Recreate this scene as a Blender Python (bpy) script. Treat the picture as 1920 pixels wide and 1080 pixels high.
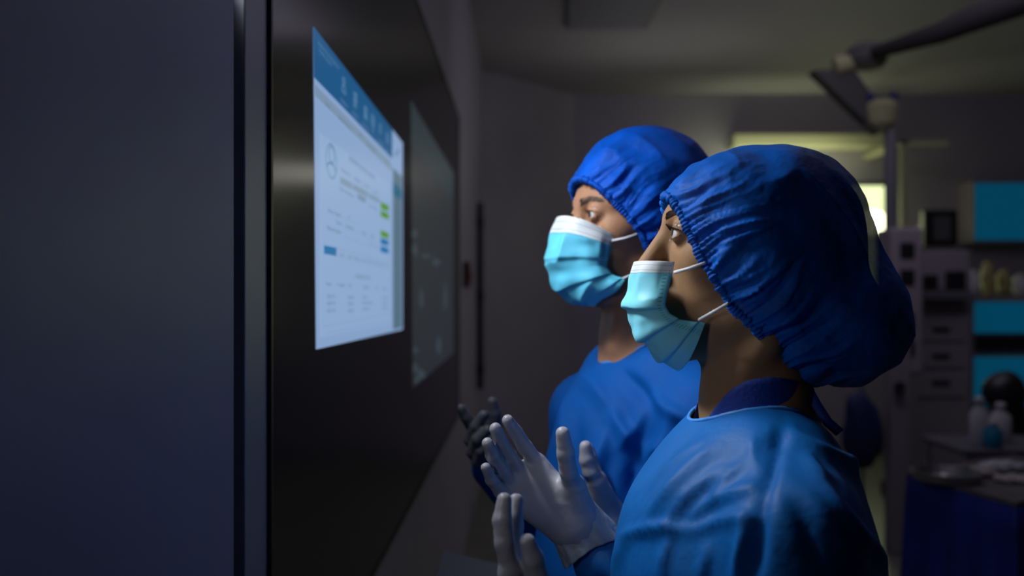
import bpy, bmesh, math, random
import numpy as np
from mathutils import Vector, Matrix, Euler

random.seed(7)
C = bpy.context.scene.collection
for o in list(bpy.data.objects):
    bpy.data.objects.remove(o)

# ------------------------------------------------------------------ camera, world, light, exposure
FPX = 1750.0            # focal length in pixels of the 1920 wide frame
CAMZ = 1.5
VX, VY = 980.0, 555.0   # vanishing point of the display wall
WALLX = -0.34

cam_d = bpy.data.cameras.new('camera')
cam = bpy.data.objects.new('camera', cam_d); C.objects.link(cam)
cam.location = (0, 0, CAMZ)
cam.rotation_euler = (math.pi/2, 0, 0)
cam_d.sensor_width = 36
cam_d.lens = 36*FPX/1920
cam_d.shift_x = -(VX-960)/1920
cam_d.shift_y = (VY-540)/1920
cam_d.clip_start = 0.05
cam_d.dof.use_dof = True
cam_d.dof.focus_distance = 1.04
cam_d.dof.aperture_fstop = 3.0
bpy.context.scene.camera = cam

sc = bpy.context.scene
sc.view_settings.view_transform = 'Standard'
sc.view_settings.look = 'None'
sc.view_settings.exposure = 0.0
sc.view_settings.gamma = 1.0
sc.view_settings.use_curve_mapping = False
sc.cycles.use_denoising = True
sc.cycles.max_bounces = 6

w = bpy.data.worlds.new('world'); sc.world = w; w.use_nodes = True
w.node_tree.nodes['Background'].inputs[0].default_value = (0.62, 0.58, 0.78, 1)
w.node_tree.nodes['Background'].inputs[1].default_value = 0.006

def area(name, loc, target, sx, sy, power, col, spread=180):
    l = bpy.data.lights.new(name, 'AREA'); l.shape = 'RECTANGLE'; l.size = sx; l.size_y = sy
    l.energy = power; l.color = col; l.spread = math.radians(spread)
    o = bpy.data.objects.new(name, l); C.objects.link(o)
    o.location = loc
    o.rotation_euler = (Vector(target)-Vector(loc)).to_track_quat('-Z', 'Y').to_euler()
    return o
area('added_key_light', (-0.325, 1.04, CAMZ+0.42), (0.12, 0.98, CAMZ-0.06), 0.26, 0.12, 1.55, (0.90, 0.95, 1.0), 75)  # key light added out of view for the woman's face and gown
area('added_key_light', (-0.325, 1.24, CAMZ+0.49), (0.06, 1.44, CAMZ+0.02), 0.26, 0.12, 1.75, (0.88, 0.94, 1.0), 75)  # second unseen key, added to brighten the man
area('added_side_fill', (-0.31, 0.50, CAMZ+0.02), (0.12, 1.12, CAMZ-0.11), 0.10, 0.14, 0.085, (0.92, 0.95, 1.0), 60)  # weak unseen fill, added to lift necks and cheeks
area('added_uplight_far', (1.1, 7.2, CAMZ+0.95), (0.9, 6.4, CAMZ+3.0), 0.9, 0.5, 1.3, (1.0, 0.98, 0.86))  # added light hung in mid-air, shines up to brighten the ceiling
area('added_wall_fill', (1.8, 4.4, CAMZ+1.75), (1.6, 8.9, CAMZ+0.5), 1.6, 0.6, 10.0, (0.76, 0.68, 0.95))  # added fill tilted at the far wall to lift it, no fixture
area('ceiling_light_room', (2.0, 5.2, CAMZ+1.8), (2.0, 5.2, 0), 2.5, 2.5, 7.0, (0.74, 0.68, 0.90))
area('ceiling_light_near', (1.2, 1.9, CAMZ+1.8), (0.7, 1.5, 0), 1.0, 1.0, 3.0, (0.74, 0.68, 1.0))

# ------------------------------------------------------------------ pixel frame to world points at a known distance
def P(px, py, Y):
    return np.array([(px-VX)*Y/FPX, Y, CAMZ+(VY-py)*Y/FPX])
def PW(px, py, dx=0.0):   # a point on the display wall
    Y = (WALLX+dx)*FPX/(px-VX)
    return np.array([WALLX+dx, Y, CAMZ+(VY-py)*Y/FPX])

# ------------------------------------------------------------------ materials
def mat(name, col, rough=0.5, metal=0.0, emit=None, estr=0.0, spec=0.5, noise=0.0, nscale=8.0, bump=0.0, bscale=60.0,
        sheen=0.0, trans=0.0, sss=0.0, coat=0.0, transp=0.0, bdist=0.002):
    m = bpy.data.materials.new(name); m.use_nodes = True
    nt = m.node_tree; b = nt.nodes['Principled BSDF']
    b.inputs['Base Color'].default_value = (*col, 1)
    b.inputs['Roughness'].default_value = rough
    b.inputs['Metallic'].default_value = metal
    b.inputs['Specular IOR Level'].default_value = spec
    if emit is not None:
        b.inputs['Emission Color'].default_value = (*emit, 1)
        b.inputs['Emission Strength'].default_value = estr
    if sheen: b.inputs['Sheen Weight'].default_value = sheen
    if coat: b.inputs['Coat Weight'].default_value = coat
    if sss:
        b.inputs['Subsurface Weight'].default_value = sss
        b.inputs['Subsurface Radius'].default_value = (0.012, 0.004, 0.002)
        b.inputs['Subsurface Scale'].default_value = 1.0
    tc = nt.nodes.new('ShaderNodeTexCoord')
    if noise:
        n = nt.nodes.new('ShaderNodeTexNoise'); n.inputs['Scale'].default_value = nscale; n.inputs['Detail'].default_value = 5
        nt.links.new(tc.outputs['Object'], n.inputs['Vector'])
        r = nt.nodes.new('ShaderNodeMapRange'); r.inputs['To Min'].default_value = 1-noise; r.inputs['To Max'].default_value = 1+noise
        r.inputs['From Min'].default_value = 0.3; r.inputs['From Max'].default_value = 0.7
        nt.links.new(n.outputs['Fac'], r.inputs['Value'])
        mx = nt.nodes.new('ShaderNodeVectorMath'); mx.operation = 'SCALE'
        mx.inputs[0].default_value = col
        nt.links.new(r.outputs[0], mx.inputs['Scale'])
        nt.links.new(mx.outputs[0], b.inputs['Base Color'])
    if bump:
        n = nt.nodes.new('ShaderNodeTexNoise'); n.inputs['Scale'].default_value = bscale; n.inputs['Detail'].default_value = 4
        nt.links.new(tc.outputs['Object'], n.inputs['Vector'])
        bp = nt.nodes.new('ShaderNodeBump'); bp.inputs['Strength'].default_value = bump; bp.inputs['Distance'].default_value = bdist
        nt.links.new(n.outputs['Fac'], bp.inputs['Height']); nt.links.new(bp.outputs[0], b.inputs['Normal'])
    out = nt.nodes['Material Output']
    last = b.outputs[0]
    if trans:
        t = nt.nodes.new('ShaderNodeBsdfTranslucent'); t.inputs[0].default_value = (*col, 1)
        ms = nt.nodes.new('ShaderNodeMixShader'); ms.inputs[0].default_value = trans
        nt.links.new(last, ms.inputs[1]); nt.links.new(t.outputs[0], ms.inputs[2]); last = ms.outputs[0]
    if transp:
        t = nt.nodes.new('ShaderNodeBsdfTransparent')
        ms = nt.nodes.new('ShaderNodeMixShader'); ms.inputs[0].default_value = transp
        nt.links.new(last, ms.inputs[1]); nt.links.new(t.outputs[0], ms.inputs[2]); last = ms.outputs[0]
    nt.links.new(last, out.inputs[0])
    return m
def glow(name, col, s=1.0):
    m = bpy.data.materials.new(name); m.use_nodes = True
    nt = m.node_tree; b = nt.nodes['Principled BSDF']
    b.inputs['Base Color'].default_value = (0.01, 0.01, 0.01, 1); b.inputs['Roughness'].default_value = 0.3
    b.inputs['Emission Color'].default_value = (*col, 1); b.inputs['Emission Strength'].default_value = s
    return m

M = dict(
    wall=mat('painted_wall', (0.36, 0.34, 0.39), 0.45, noise=0.05, nscale=2.5),
    wallpanel=mat('lacquered_wall_panel', (0.29, 0.28, 0.36), 0.45, spec=0.35, noise=0.06, nscale=3),
    alu=mat('grey_metal_trim', (0.32, 0.32, 0.36), 0.4, metal=0.2),
    dark=mat('dark_seam', (0.02, 0.02, 0.025), 0.5),
    black=mat('black_plastic', (0.012, 0.012, 0.014), 0.4),
    glass=mat('black_display_glass', (0.010, 0.010, 0.013), 0.16, spec=0.2),
    ceil=mat('ceiling_paint', (0.42, 0.40, 0.44), 0.7, noise=0.04, nscale=1.5),
    ceilpanel=mat('ceiling_panel', (0.26, 0.25, 0.31), 0.6),
    floor=mat('vinyl_floor', (0.16, 0.16, 0.13), 0.35, noise=0.15, nscale=5),
    skinw=mat('skin_woman', (0.32, 0.18, 0.095), 0.6, spec=0.18, noise=0.10, nscale=28, bump=0.25, bscale=260, sss=0.12, bdist=0.0008),
    skinm=mat('skin_man', (0.44, 0.22, 0.125), 0.55, spec=0.25, noise=0.14, nscale=24, bump=0.35, bscale=200, sss=0.12, bdist=0.001),
    hair=mat('dark_hair', (0.012, 0.009, 0.008), 0.45, bump=0.6, bscale=200),
    brow=mat('brow_hair', (0.05, 0.025, 0.015), 0.5),
    browm=mat('grey_brow_hair', (0.13, 0.09, 0.07), 0.6),
    lash=mat('lash_hair', (0.005, 0.004, 0.004), 0.4),
    eye=mat('eye_white', (0.75, 0.75, 0.78), 0.12),
    iris=mat('iris', (0.05, 0.03, 0.02), 0.1),
    pupil=mat('pupil', (0.002, 0.002, 0.002), 0.05),
    capw=mat('blue_cap_fabric', (0.0, 0.115, 0.56), 0.6, spec=0.18, noise=0.25, nscale=30, bump=0.6, bscale=90, trans=0.04, transp=0.12, bdist=0.003),
    capm=mat('blue_cap_fabric_dense', (0.0, 0.10, 0.62), 0.6, spec=0.18, noise=0.2, nscale=30, bump=0.6, bscale=90, trans=0.05, transp=0.04, bdist=0.003),
    gown=mat('blue_gown_fabric', (0.003, 0.115, 0.40), 0.55, spec=0.25, noise=0.08, nscale=14, bump=0.5, bscale=24, bdist=0.006),
    gownm=mat('bright_blue_gown_fabric', (0.0, 0.078, 0.34), 0.7, spec=0.15, noise=0.06, nscale=14, bump=0.2, bscale=22, bdist=0.004),
    piping=mat('light_blue_piping', (0.06, 0.28, 0.75), 0.45),
    scrub=mat('navy_scrub_fabric', (0.004, 0.035, 0.28), 0.7, bump=0.4, bscale=300),
    glove=mat('white_latex', (0.34, 0.33, 0.38), 0.38, spec=0.45, noise=0.06, nscale=25, bump=0.2, bscale=50, bdist=0.001),
    gloved=mat('shaded_latex', (0.07, 0.07, 0.085), 0.4, spec=0.4, bump=0.35, bscale=70, bdist=0.0015),  # glove latex with the far hand's shade put into the colour
    cuff=mat('translucent_latex_cuff', (0.42, 0.45, 0.5), 0.3, bump=0.9, bscale=45, transp=0.25, bdist=0.004),
    strap=mat('white_elastic', (0.75, 0.75, 0.78), 0.7),
    tile=mat('teal_panel', (0.0, 0.22, 0.36), 0.35),
    teal=mat('teal_glow_panel', (0.0, 0.14, 0.26), 0.4, emit=(0.0, 0.14, 0.27), estr=0.3),  # teal fronts carry a weak emission of their own
    machine=mat('beige_machine_shell', (0.28, 0.25, 0.27), 0.5),
    drape=mat('navy_surgical_drape', (0.004, 0.02, 0.22), 0.65, noise=0.2, nscale=9),
    steel=mat('brushed_steel', (0.5, 0.48, 0.46), 0.3, metal=0.9),
    white=mat('white_plastic', (0.6, 0.58, 0.6), 0.45),
    wrap=mat('crumpled_white_wrap', (0.5, 0.42, 0.38), 0.5, bump=0.8, bscale=30),
    red=mat('red_plastic', (0.22, 0.012, 0.012), 0.5),
    redoff=mat('dark_red_plastic', (0.10, 0.015, 0.012), 0.5),
    bluebag=mat('dark_blue_fabric', (0.006, 0.015, 0.09), 0.7),
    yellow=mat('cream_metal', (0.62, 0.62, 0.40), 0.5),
    doorlight=glow('lit_corridor', (0.80, 0.90, 0.45), 1.5),
    hotlight=glow('bright_round_glow', (1.0, 1.0, 0.62), 4.0),
    shadeg=mat('grey_metal', (0.12, 0.12, 0.13), 0.5),
    matte=mat('matte_dark_metal', (0.02, 0.018, 0.018), 0.85, spec=0.15),
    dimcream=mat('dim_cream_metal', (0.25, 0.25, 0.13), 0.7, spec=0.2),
    mattegrey=mat('matte_grey_metal', (0.06, 0.06, 0.055), 0.8, spec=0.2),
    tray=mat('slate_tray', (0.06, 0.07, 0.095), 0.5),
    amber=mat('olive_plastic_wrap', (0.36, 0.32, 0.12), 0.4, noise=0.4, nscale=12),
    scr_bg=glow('screen_white', (0.30, 0.46, 0.76), 0.74),
    scr_in=glow('screen_pale', (0.33, 0.50, 0.80), 0.74),
    scr_grey=glow('screen_grey', (0.235, 0.36, 0.53), 0.74),
    scr_side=glow('screen_side', (0.10, 0.19, 0.28), 0.74),
    scr_head=glow('screen_header', (0.0, 0.105, 0.29), 0.74),
    scr_teal=glow('screen_teal', (0.0, 0.13, 0.25), 0.74),
    scr_green=glow('screen_green', (0.10, 0.33, 0.03), 0.74),
    scr_blue=glow('screen_blue', (0.0, 0.19, 0.50), 0.74),
    scr_text=glow('screen_text', (0.10, 0.17, 0.27), 0.74),
    scr_ltext=glow('screen_light_text', (0.14, 0.30, 0.47), 0.74),
    far_bg=glow('dim_screen', (0.0135, 0.017, 0.024), 1.0),
    far_head=glow('dim_screen_header', (0.012, 0.024, 0.032), 1.0),
    far_spot=glow('dim_screen_text', (0.028, 0.045, 0.058), 1.0),
)

def mask_material(name, base):
    m = bpy.data.materials.new(name); m.use_nodes = True
    nt = m.node_tree; b = nt.nodes['Principled BSDF']; L = nt.links.new; N = nt.nodes.new
    b.inputs['Roughness'].default_value = 0.5; b.inputs['Specular IOR Level'].default_value = 0.35
    uv = N('ShaderNodeUVMap'); sep = N('ShaderNodeSeparateXYZ'); L(uv.outputs[0], sep.inputs[0])
    def math_(op, a, bb=None, c=None):
        n = N('ShaderNodeMath'); n.operation = op
        for i, x in enumerate((a, bb, c)):
            if x is None: continue
            if isinstance(x, (int, float)): n.inputs[i].default_value = x
            else: L(x, n.inputs[i])
        return n.outputs[0]
    u, v = sep.outputs[0], sep.outputs[1]
    band = math_('LESS_THAN', v, 0.125)
    dots_u = math_('GREATER_THAN', math_('FRACT', math_('MULTIPLY', u, 90.0)), 0.5)
    rows = None
    for r_ in (0.042, 0.098, 0.128):
        k = math_('LESS_THAN', math_('ABSOLUTE', math_('SUBTRACT', v, r_)), 0.0045)
        rows = k if rows is None else math_('MAXIMUM', rows, k)
    dots = math_('MULTIPLY', dots_u, rows)
    au = math_('ABSOLUTE', math_('SUBTRACT', u, 0.5))
    side = math_('MULTIPLY', math_('GREATER_THAN', au, 0.464), math_('LESS_THAN', au, 0.486))
    dv = math_('GREATER_THAN', math_('FRACT', math_('MULTIPLY', v, 34.0)), 0.72)
    sd = math_('MULTIPLY', math_('MULTIPLY', side, dv), math_('GREATER_THAN', v, 0.14))
    alld = math_('MAXIMUM', dots, sd)
    mx = N('ShaderNodeMix'); mx.data_type = 'RGBA'; mx.inputs['A'].default_value = (*base, 1); mx.inputs['B'].default_value = (0.80, 0.84, 0.88, 1)
    L(band, mx.inputs['Factor'])
    mx2 = N('ShaderNodeMix'); mx2.data_type = 'RGBA'; mx2.inputs['B'].default_value = (0.02, 0.13, 0.25, 1)
    L(mx.outputs['Result'], mx2.inputs['A']); L(math_('MULTIPLY', alld, 0.6), mx2.inputs['Factor'])
    L(mx2.outputs['Result'], b.inputs['Base Color'])
    tr = N('ShaderNodeBsdfTranslucent'); L(mx2.outputs['Result'], tr.inputs[0])
    ms = N('ShaderNodeMixShader'); ms.inputs[0].default_value = 0.15
    L(b.outputs[0], ms.inputs[1]); L(tr.outputs[0], ms.inputs[2]); L(ms.outputs[0], nt.nodes['Material Output'].inputs[0])
    nz = N('ShaderNodeTexNoise'); nz.inputs['Scale'].default_value = 45
    tc = N('ShaderNodeTexCoord'); L(tc.outputs['Object'], nz.inputs['Vector'])
    bp = N('ShaderNodeBump'); bp.inputs['Strength'].default_value = 0.25; bp.inputs['Distance'].default_value = 0.002
    L(nz.outputs['Fac'], bp.inputs['Height']); L(bp.outputs[0], b.inputs['Normal'])
    return m
M['maskw'] = mask_material('cyan_mask_fabric', (0.25, 0.76, 0.92))
M['maskm'] = mask_material('bright_cyan_mask_fabric', (0.16, 0.72, 0.97))

# ------------------------------------------------------------------ object helpers
def link_mesh(name, verts, faces, m, parent=None, smooth=False, mats=None, midx=None, uvs=None):
    me = bpy.data.meshes.new(name)
    v = np.asarray(verts, dtype=np.float32)
    if parent is not None:
        r = parent
        off = np.array(root_loc(r), dtype=np.float32)
        v = v - off
    if isinstance(faces, np.ndarray):
        n = len(faces); k = faces.shape[1]
        me.vertices.add(len(v)); me.vertices.foreach_set('co', v.ravel())
        me.loops.add(n*k); me.loops.foreach_set('vertex_index', faces.astype(np.int32).ravel())
        me.polygons.add(n); me.polygons.foreach_set('loop_start', (np.arange(n)*k).astype(np.int32))
        me.update(calc_edges=True); me.validate()
    else:
        me.from_pydata([tuple(map(float, p)) for p in v], [], faces)
        me.update()
    for mm in (mats or [m]): me.materials.append(mm)
    if midx is not None: me.polygons.foreach_set('material_index', np.asarray(midx, dtype=np.int32))
    if uvs is not None:
        ul = me.uv_layers.new(name='UVMap')
        li = np.zeros(len(me.loops), dtype=np.int32); me.loops.foreach_get('vertex_index', li)
        ul.data.foreach_set('uv', np.asarray(uvs, dtype=np.float32)[li].ravel())
    me.polygons.foreach_set('use_smooth', np.full(len(me.polygons), bool(smooth)))
    o = bpy.data.objects.new(name, me); C.objects.link(o)
    if parent is not None: o.parent = parent
    return o
def root_loc(o):
    p = Vector((0, 0, 0))
    while o is not None:
        p += o.location; o = o.parent
    return p
def tag(o, label, cat, group=None):
    o['label'] = label; o['category'] = cat
    if group: o['group'] = group
    return o
def thing(name, label, cat, loc, group=None):
    o = bpy.data.objects.new(name, None); C.objects.link(o); o.location = loc
    o.empty_display_size = 0.1
    return tag(o, label, cat, group)

class MB:
    def __init__(s): s.v = []; s.f = []
    def add(s, vs, fs):
        n = len(s.v); s.v += [tuple(p) for p in vs]; s.f += [tuple(i+n for i in f) for f in fs]
    def box(s, lo, hi, bev=0.0):
        lo = np.array(lo, float); hi = np.array(hi, float); c = (lo+hi)/2; d = (hi-lo)
        bm = bmesh.new(); bmesh.ops.create_cube(bm, size=1)
        for v in bm.verts: v.co = Vector((v.co.x*d[0]+c[0], v.co.y*d[1]+c[1], v.co.z*d[2]+c[2]))
        if bev: bmesh.ops.bevel(bm, geom=list(bm.edges), offset=bev, segments=2, affect='EDGES', profile=0.5)
        bm.verts.index_update()
        s.add([v.co[:] for v in bm.verts], [[v.index for v in f.verts] for f in bm.faces]); bm.free(); return s
    def tube(s, pts, rad, n=10, cap=True):
        pts = [np.array(p, float) for p in pts]
        if not hasattr(rad, '__len__'): rad = [rad]*len(pts)
        vs = []; prev = None
        for i, p in enumerate(pts):
            t = pts[min(i+1, len(pts)-1)]-pts[max(i-1, 0)]; t /= (np.linalg.norm(t)+1e-9)
            if prev is None:
                a = np.array([0, 0, 1.0]) if abs(t[2]) < 0.9 else np.array([1.0, 0, 0])
            else: a = prev
            u = a-np.dot(a, t)*t; u /= np.linalg.norm(u); prev = u
            q = np.cross(t, u)
            for k in range(n):
                an = 2*math.pi*k/n
                vs.append(p+rad[i]*(math.cos(an)*u+math.sin(an)*q))
        fs = []
        for i in range(len(pts)-1):
            for k in range(n):
                fs.append((i*n+k, i*n+(k+1) % n, (i+1)*n+(k+1) % n, (i+1)*n+k))
        if cap:
            fs.append(tuple(range(n-1, -1, -1))); fs.append(tuple((len(pts)-1)*n+k for k in range(n)))
        s.add(vs, fs); return s
    def lathe(s, c, prof, n=24):   # prof: (r, z) list about vertical axis at c
        vs = []; fs = []
        for r, z in prof:
            for k in range(n):
                an = 2*math.pi*k/n; vs.append((c[0]+r*math.cos(an), c[1]+r*math.sin(an), c[2]+z))
        for i in range(len(prof)-1):
            for k in range(n): fs.append((i*n+k, i*n+(k+1) % n, (i+1)*n+(k+1) % n, (i+1)*n+k))
        fs.append(tuple(range(n-1, -1, -1))); fs.append(tuple((len(prof)-1)*n+k for k in range(n)))
        s.add(vs, fs); return s
    def quad(s, a, b, c, d):
        s.add([a, b, c, d], [(0, 1, 2, 3)]); return s
    def prism(s, pts, ax, d):   # pts: 3d polygon; extruded by vector ax*d
        pts = [np.array(p, float) for p in pts]; ax = np.array(ax, float); n = len(pts)
        s.add(pts+[p+ax*d for p in pts], [tuple(range(n)), tuple(range(2*n-1, n-1, -1))]+[(i, n+i, n+(i+1) % n, (i+1) % n) for i in range(n)]); return s
    def build(s, name, m, parent=None, smooth=False):
        return link_mesh(name, s.v, s.f, m, parent, smooth)

def struct(o, nm=None):
    o['kind'] = 'structure'; return o

# ------------------------------------------------------------------ signed distance helpers
def sm(a, b, k):
    h = np.clip(0.5+0.5*(b-a)/k, 0, 1)
    return b+(a-b)*h-k*h*(1-h)
def smsub(a, b, k):   # a minus b
    return -sm(-a, b, k)
def cone(p, a, b, ra, rb):
    a = np.asarray(a, np.float32); b = np.asarray(b, np.float32); d = b-a; L2 = float(np.dot(d, d))+1e-12
    t = np.clip(((p[0]-a[0])*d[0]+(p[1]-a[1])*d[1]+(p[2]-a[2])*d[2])/L2, 0, 1)
    return np.sqrt((p[0]-a[0]-t*d[0])**2+(p[1]-a[1]-t*d[1])**2+(p[2]-a[2]-t*d[2])**2)-(ra+(rb-ra)*t)
def ell(p, c, r):
    x = (p[0]-c[0]); y = (p[1]-c[1]); z = (p[2]-c[2])
    k0 = np.sqrt((x/r[0])**2+(y/r[1])**2+(z/r[2])**2)
    k1 = np.sqrt((x/r[0]**2)**2+(y/r[1]**2)**2+(z/r[2]**2)**2)+1e-9
    return k0*(k0-1)/k1
def sph(p, c, r): return np.sqrt((p[0]-c[0])**2+(p[1]-c[1])**2+(p[2]-c[2])**2)-r

def nets(f, lo, hi, h):
    ax = [np.arange(lo[i], hi[i]+h, h, dtype=np.float32) for i in range(3)]
    G = np.meshgrid(*ax, indexing='ij')
    F = f(G).astype(np.float32)
    S = F < 0
    A = sum(S[i:S.shape[0]-1+i, j:S.shape[1]-1+j, k:S.shape[2]-1+k].astype(np.int8) for i in (0, 1) for j in (0, 1) for k in (0, 1))
    I, J, K = np.nonzero((A > 0) & (A < 8))
    idx = -np.ones(A.shape, np.int32); idx[I, J, K] = np.arange(len(I))
    acc = np.zeros((len(I), 3)); cnt = np.zeros(len(I))
    for axis in range(3):
        o1, o2 = [a for a in range(3) if a != axis]
        for s1 in (0, 1):
            for s2 in (0, 1):
                c0 = [I, J, K]; off = [0, 0, 0]; off[o1] = s1; off[o2] = s2
                a = [c0[q]+off[q] for q in range(3)]
                off2 = list(off); off2[axis] = 1
                b = [c0[q]+off2[q] for q in range(3)]
                fa = F[a[0], a[1], a[2]]; fb = F[b[0], b[1], b[2]]
                ok = (fa < 0) != (fb < 0)
                t = np.where(ok, fa/(fa-fb+1e-20), 0)
                pos = np.stack([np.full(len(I), off[q], float) for q in range(3)], 1); pos[:, axis] += t
                acc += pos*ok[:, None]; cnt += ok
    V = np.stack([I, J, K], 1)+acc/np.maximum(cnt, 1)[:, None]
    V = V*h+np.array(lo)
    Q = []
    for axis in range(3):
        o1, o2 = (axis+1) % 3, (axis+2) % 3
        sl0 = [slice(None)]*3; sl1 = [slice(None)]*3
        sl0[axis] = slice(0, -1); sl1[axis] = slice(1, None)
        a = S[tuple(sl0)]; b = S[tuple(sl1)]
        ii = np.nonzero(a != b)
        ii = [x for x in ii]
        good = (ii[o1] > 0) & (ii[o2] > 0) & (ii[o1] < F.shape[o1]-1) & (ii[o2] < F.shape[o2]-1)
        ii = [x[good] for x in ii]
        flip = a[ii[0], ii[1], ii[2]]
        def cell(d1, d2):
            c = [x.copy() for x in ii]; c[o1] = c[o1]-d1; c[o2] = c[o2]-d2
            return idx[c[0], c[1], c[2]]
        q = np.stack([cell(1, 1), cell(0, 1), cell(0, 0), cell(1, 0)], 1)
        q[~flip] = q[~flip][:, ::-1]
        Q.append(q)
    Q = np.concatenate(Q)
    Q = Q[(Q >= 0).all(1)]
    return V, Q
def normals(V, Q):
    n = np.cross(V[Q[:, 2]]-V[Q[:, 0]], V[Q[:, 3]]-V[Q[:, 1]])
    N = np.zeros_like(V)
    for k in range(4): np.add.at(N, Q[:, k], n)
    return N/(np.linalg.norm(N, axis=1)[:, None]+1e-12)
def relax(V, Q, it=2, lam=0.5):
    for _ in range(it):
        S = np.zeros_like(V); c = np.zeros(len(V))
        for k in range(4):
            np.add.at(S, Q[:, k], V[Q[:, (k+1) % 4]]+V[Q[:, (k+3) % 4]]); np.add.at(c, Q[:, k], 2)
        V = V+lam*(S/np.maximum(c, 1)[:, None]-V)
    return V
def keep(V, Q, ok):
    q = Q[ok[Q].all(1)]
    used = np.unique(q); m = -np.ones(len(V), np.int64); m[used] = np.arange(len(used))
    return V[used], m[q]
_rt = np.random.RandomState(3).rand(64, 64, 64).astype(np.float32)
def vnoise(V, s, seed=0):
    p = np.asarray(V)*s+seed*17.3+500
    i = np.floor(p).astype(int); f = p-i; f = f*f*(3-2*f)
    r = 0
    for a in (0, 1):
        for b in (0, 1):
            for c in (0, 1):
                wgt = (f[:, 0] if a else 1-f[:, 0])*(f[:, 1] if b else 1-f[:, 1])*(f[:, 2] if c else 1-f[:, 2])
                r = r+wgt*_rt[(i[:, 0]+a) % 64, (i[:, 1]+b) % 64, (i[:, 2]+c) % 64]
    return r*2-1
def ridge(V, s, seed=0): return 1-np.abs(vnoise(V, s, seed))*2

# ================================================================== THE SETTING
FARY = 8.9; CEIL = CAMZ+1.92
CORY = WALLX*FPX/(905-VX)            # where the display wall ends
cx2 = (1078-VX)*FARY/FPX
m = MB().box((WALLX-0.2, -0.6, 0), (WALLX, PW(440, 0)[1]-0.004, CEIL)); struct(m.build('wall_left', M['wallpanel']))
yA = PW(440, 0)[1]; yB = PW(452, 0)[1]; yC = PW(495, 0)[1]
m = MB().box((WALLX-0.2, yA, 0), (WALLX-0.03, yB, CEIL)); struct(m.build('trim_1', M['dark']))
m = MB().box((WALLX-0.2, yB+0.003, 0), (WALLX+0.004, yC, CEIL), 0.002); struct(m.build('trim_2', M['alu']))
# the wall section that carries the display, with light panels above, beyond and below the black glass
m = MB().box((WALLX-0.2, yC+0.002, 0), (WALLX-0.006, CORY, CEIL)); struct(m.build('wall_left.001', M['wall']))
m = MB(); m.prism([(WALLX-0.006, CORY, 0), (cx2, FARY, 0), (cx2-0.3, FARY+0.2, 0), (WALLX-0.3, CORY+0.1, 0)], (0, 0, 1), CEIL)
struct(m.build('wall_corner', M['wall']))
m = MB().box((cx2, FARY, 0), (5.6, FARY+0.2, CEIL)); struct(m.build('wall_far', M['wall']))
m = MB().box((5.6, -0.6, 0), (5.8, FARY+0.2, CEIL)); struct(m.build('wall_right', M['wall']))
m = MB().box((WALLX-0.2, -0.6, -0.1), (5.8, FARY+0.2, 0)); struct(m.build('floor', M['floor']))
m = MB().box((WALLX-0.2, -0.6, CEIL), (5.8, FARY+0.2, CEIL+0.1)); struct(m.build('ceiling', M['ceil']))
m = MB().box((WALLX-0.006, CORY-1.6, 0), (WALLX+0.008, CORY, 0.1)); struct(m.build('baseboard_left', M['alu']))
m = MB().box((cx2+.02, FARY-0.015, 0), (5.6, FARY, 0.1)); struct(m.build('baseboard_far', M['alu']))

# ------------------------------------------------------------------ display wall unit
yE = WALLX*FPX/(858-VX)
zt = CAMZ+(VY-222)*yE/FPX; zb = CAMZ+(VY-776)*yE/FPX
dw = thing('wall_display', 'large black glass wall display with a lit patient record window', 'display', (WALLX, yC, zb))
g = MB().box((WALLX-0.004, yC+0.012, zb), (WALLX+0.006, yE, zt), 0.002).build('glass_panel', M['glass'], dw)
fr = MB()
fr.box((WALLX-0.004, yC+0.003, zb-0.012), (WALLX+0.009, yC+0.012, zt+0.012)); fr.box((WALLX-0.004, yE, zb-0.012), (WALLX+0.009, yE+0.02, zt+0.012))
fr.box((WALLX-0.004, yC+0.003, zt), (WALLX+0.009, yE+0.02, zt+0.012)); fr.box((WALLX-0.004, yC+0.003, zb-0.012), (WALLX+0.009, yE+0.02, zb))
fr.build('frame', M['black'], dw)

DX = 0.0066
def wq(pts, dx): return [PW(px, py, dx) for px, py in pts]
def poly(pts, dx, name, mt, parent):
    b = MB(); b.prism(wq(pts, dx), (-1, 0, 0), 0.0004); return b.build(name, mt, parent)
win = poly([(588, 50), (593, 655), (755, 618), (755, 268)], DX, 'patient_window', M['scr_bg'], dw)
win['label'] = 'lit white patient record window'
def line_y(px, a, b): return a[1]+(b[1]-a[1])*(px-a[0])/(b[0]-a[0])
hd0, hd1 = (588, 50), (755, 268)
hy = lambda px: line_y(px, hd0, hd1)
ub = lambda px: line_y(px, (589, 145), (736, 298))
poly([(588.2, 50), (589.2, 145), (735.5, 297.5), (735.5, hy(735.5))], DX+0.0008, 'header_bar', M['scr_head'], win)
poly([(590, 158), (591, 180), (735, 323), (735, 306)], DX+0.0008, 'menu_bar', M['scr_grey'], win)
poly([(736.5, hy(736.5)+2), (736.5, 312), (754, 330), (754, 272)], DX+0.0008, 'side_header', M['scr_bg'], win)
poly([(737, 314), (737, 618), (753.5, 614), (753.5, 331)], DX+0.0008, 'side_bar', M['scr_side'], win)
poly([(737, 341), (737, 364), (753.5, 376), (753.5, 356)], DX+0.0016, 'side_tab', M['scr_teal'], win)
poly([(602, 250), (603, 632), (732, 606), (732, 345)], DX+0.0008, 'form_area', M['scr_in'], win)
for i, (y0, y1, y2, y3) in enumerate([(378, 394, 400, 385+3), (393.5, 403, 412.5, 403.5), (431, 442, 448, 438)]):
    pass
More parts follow.
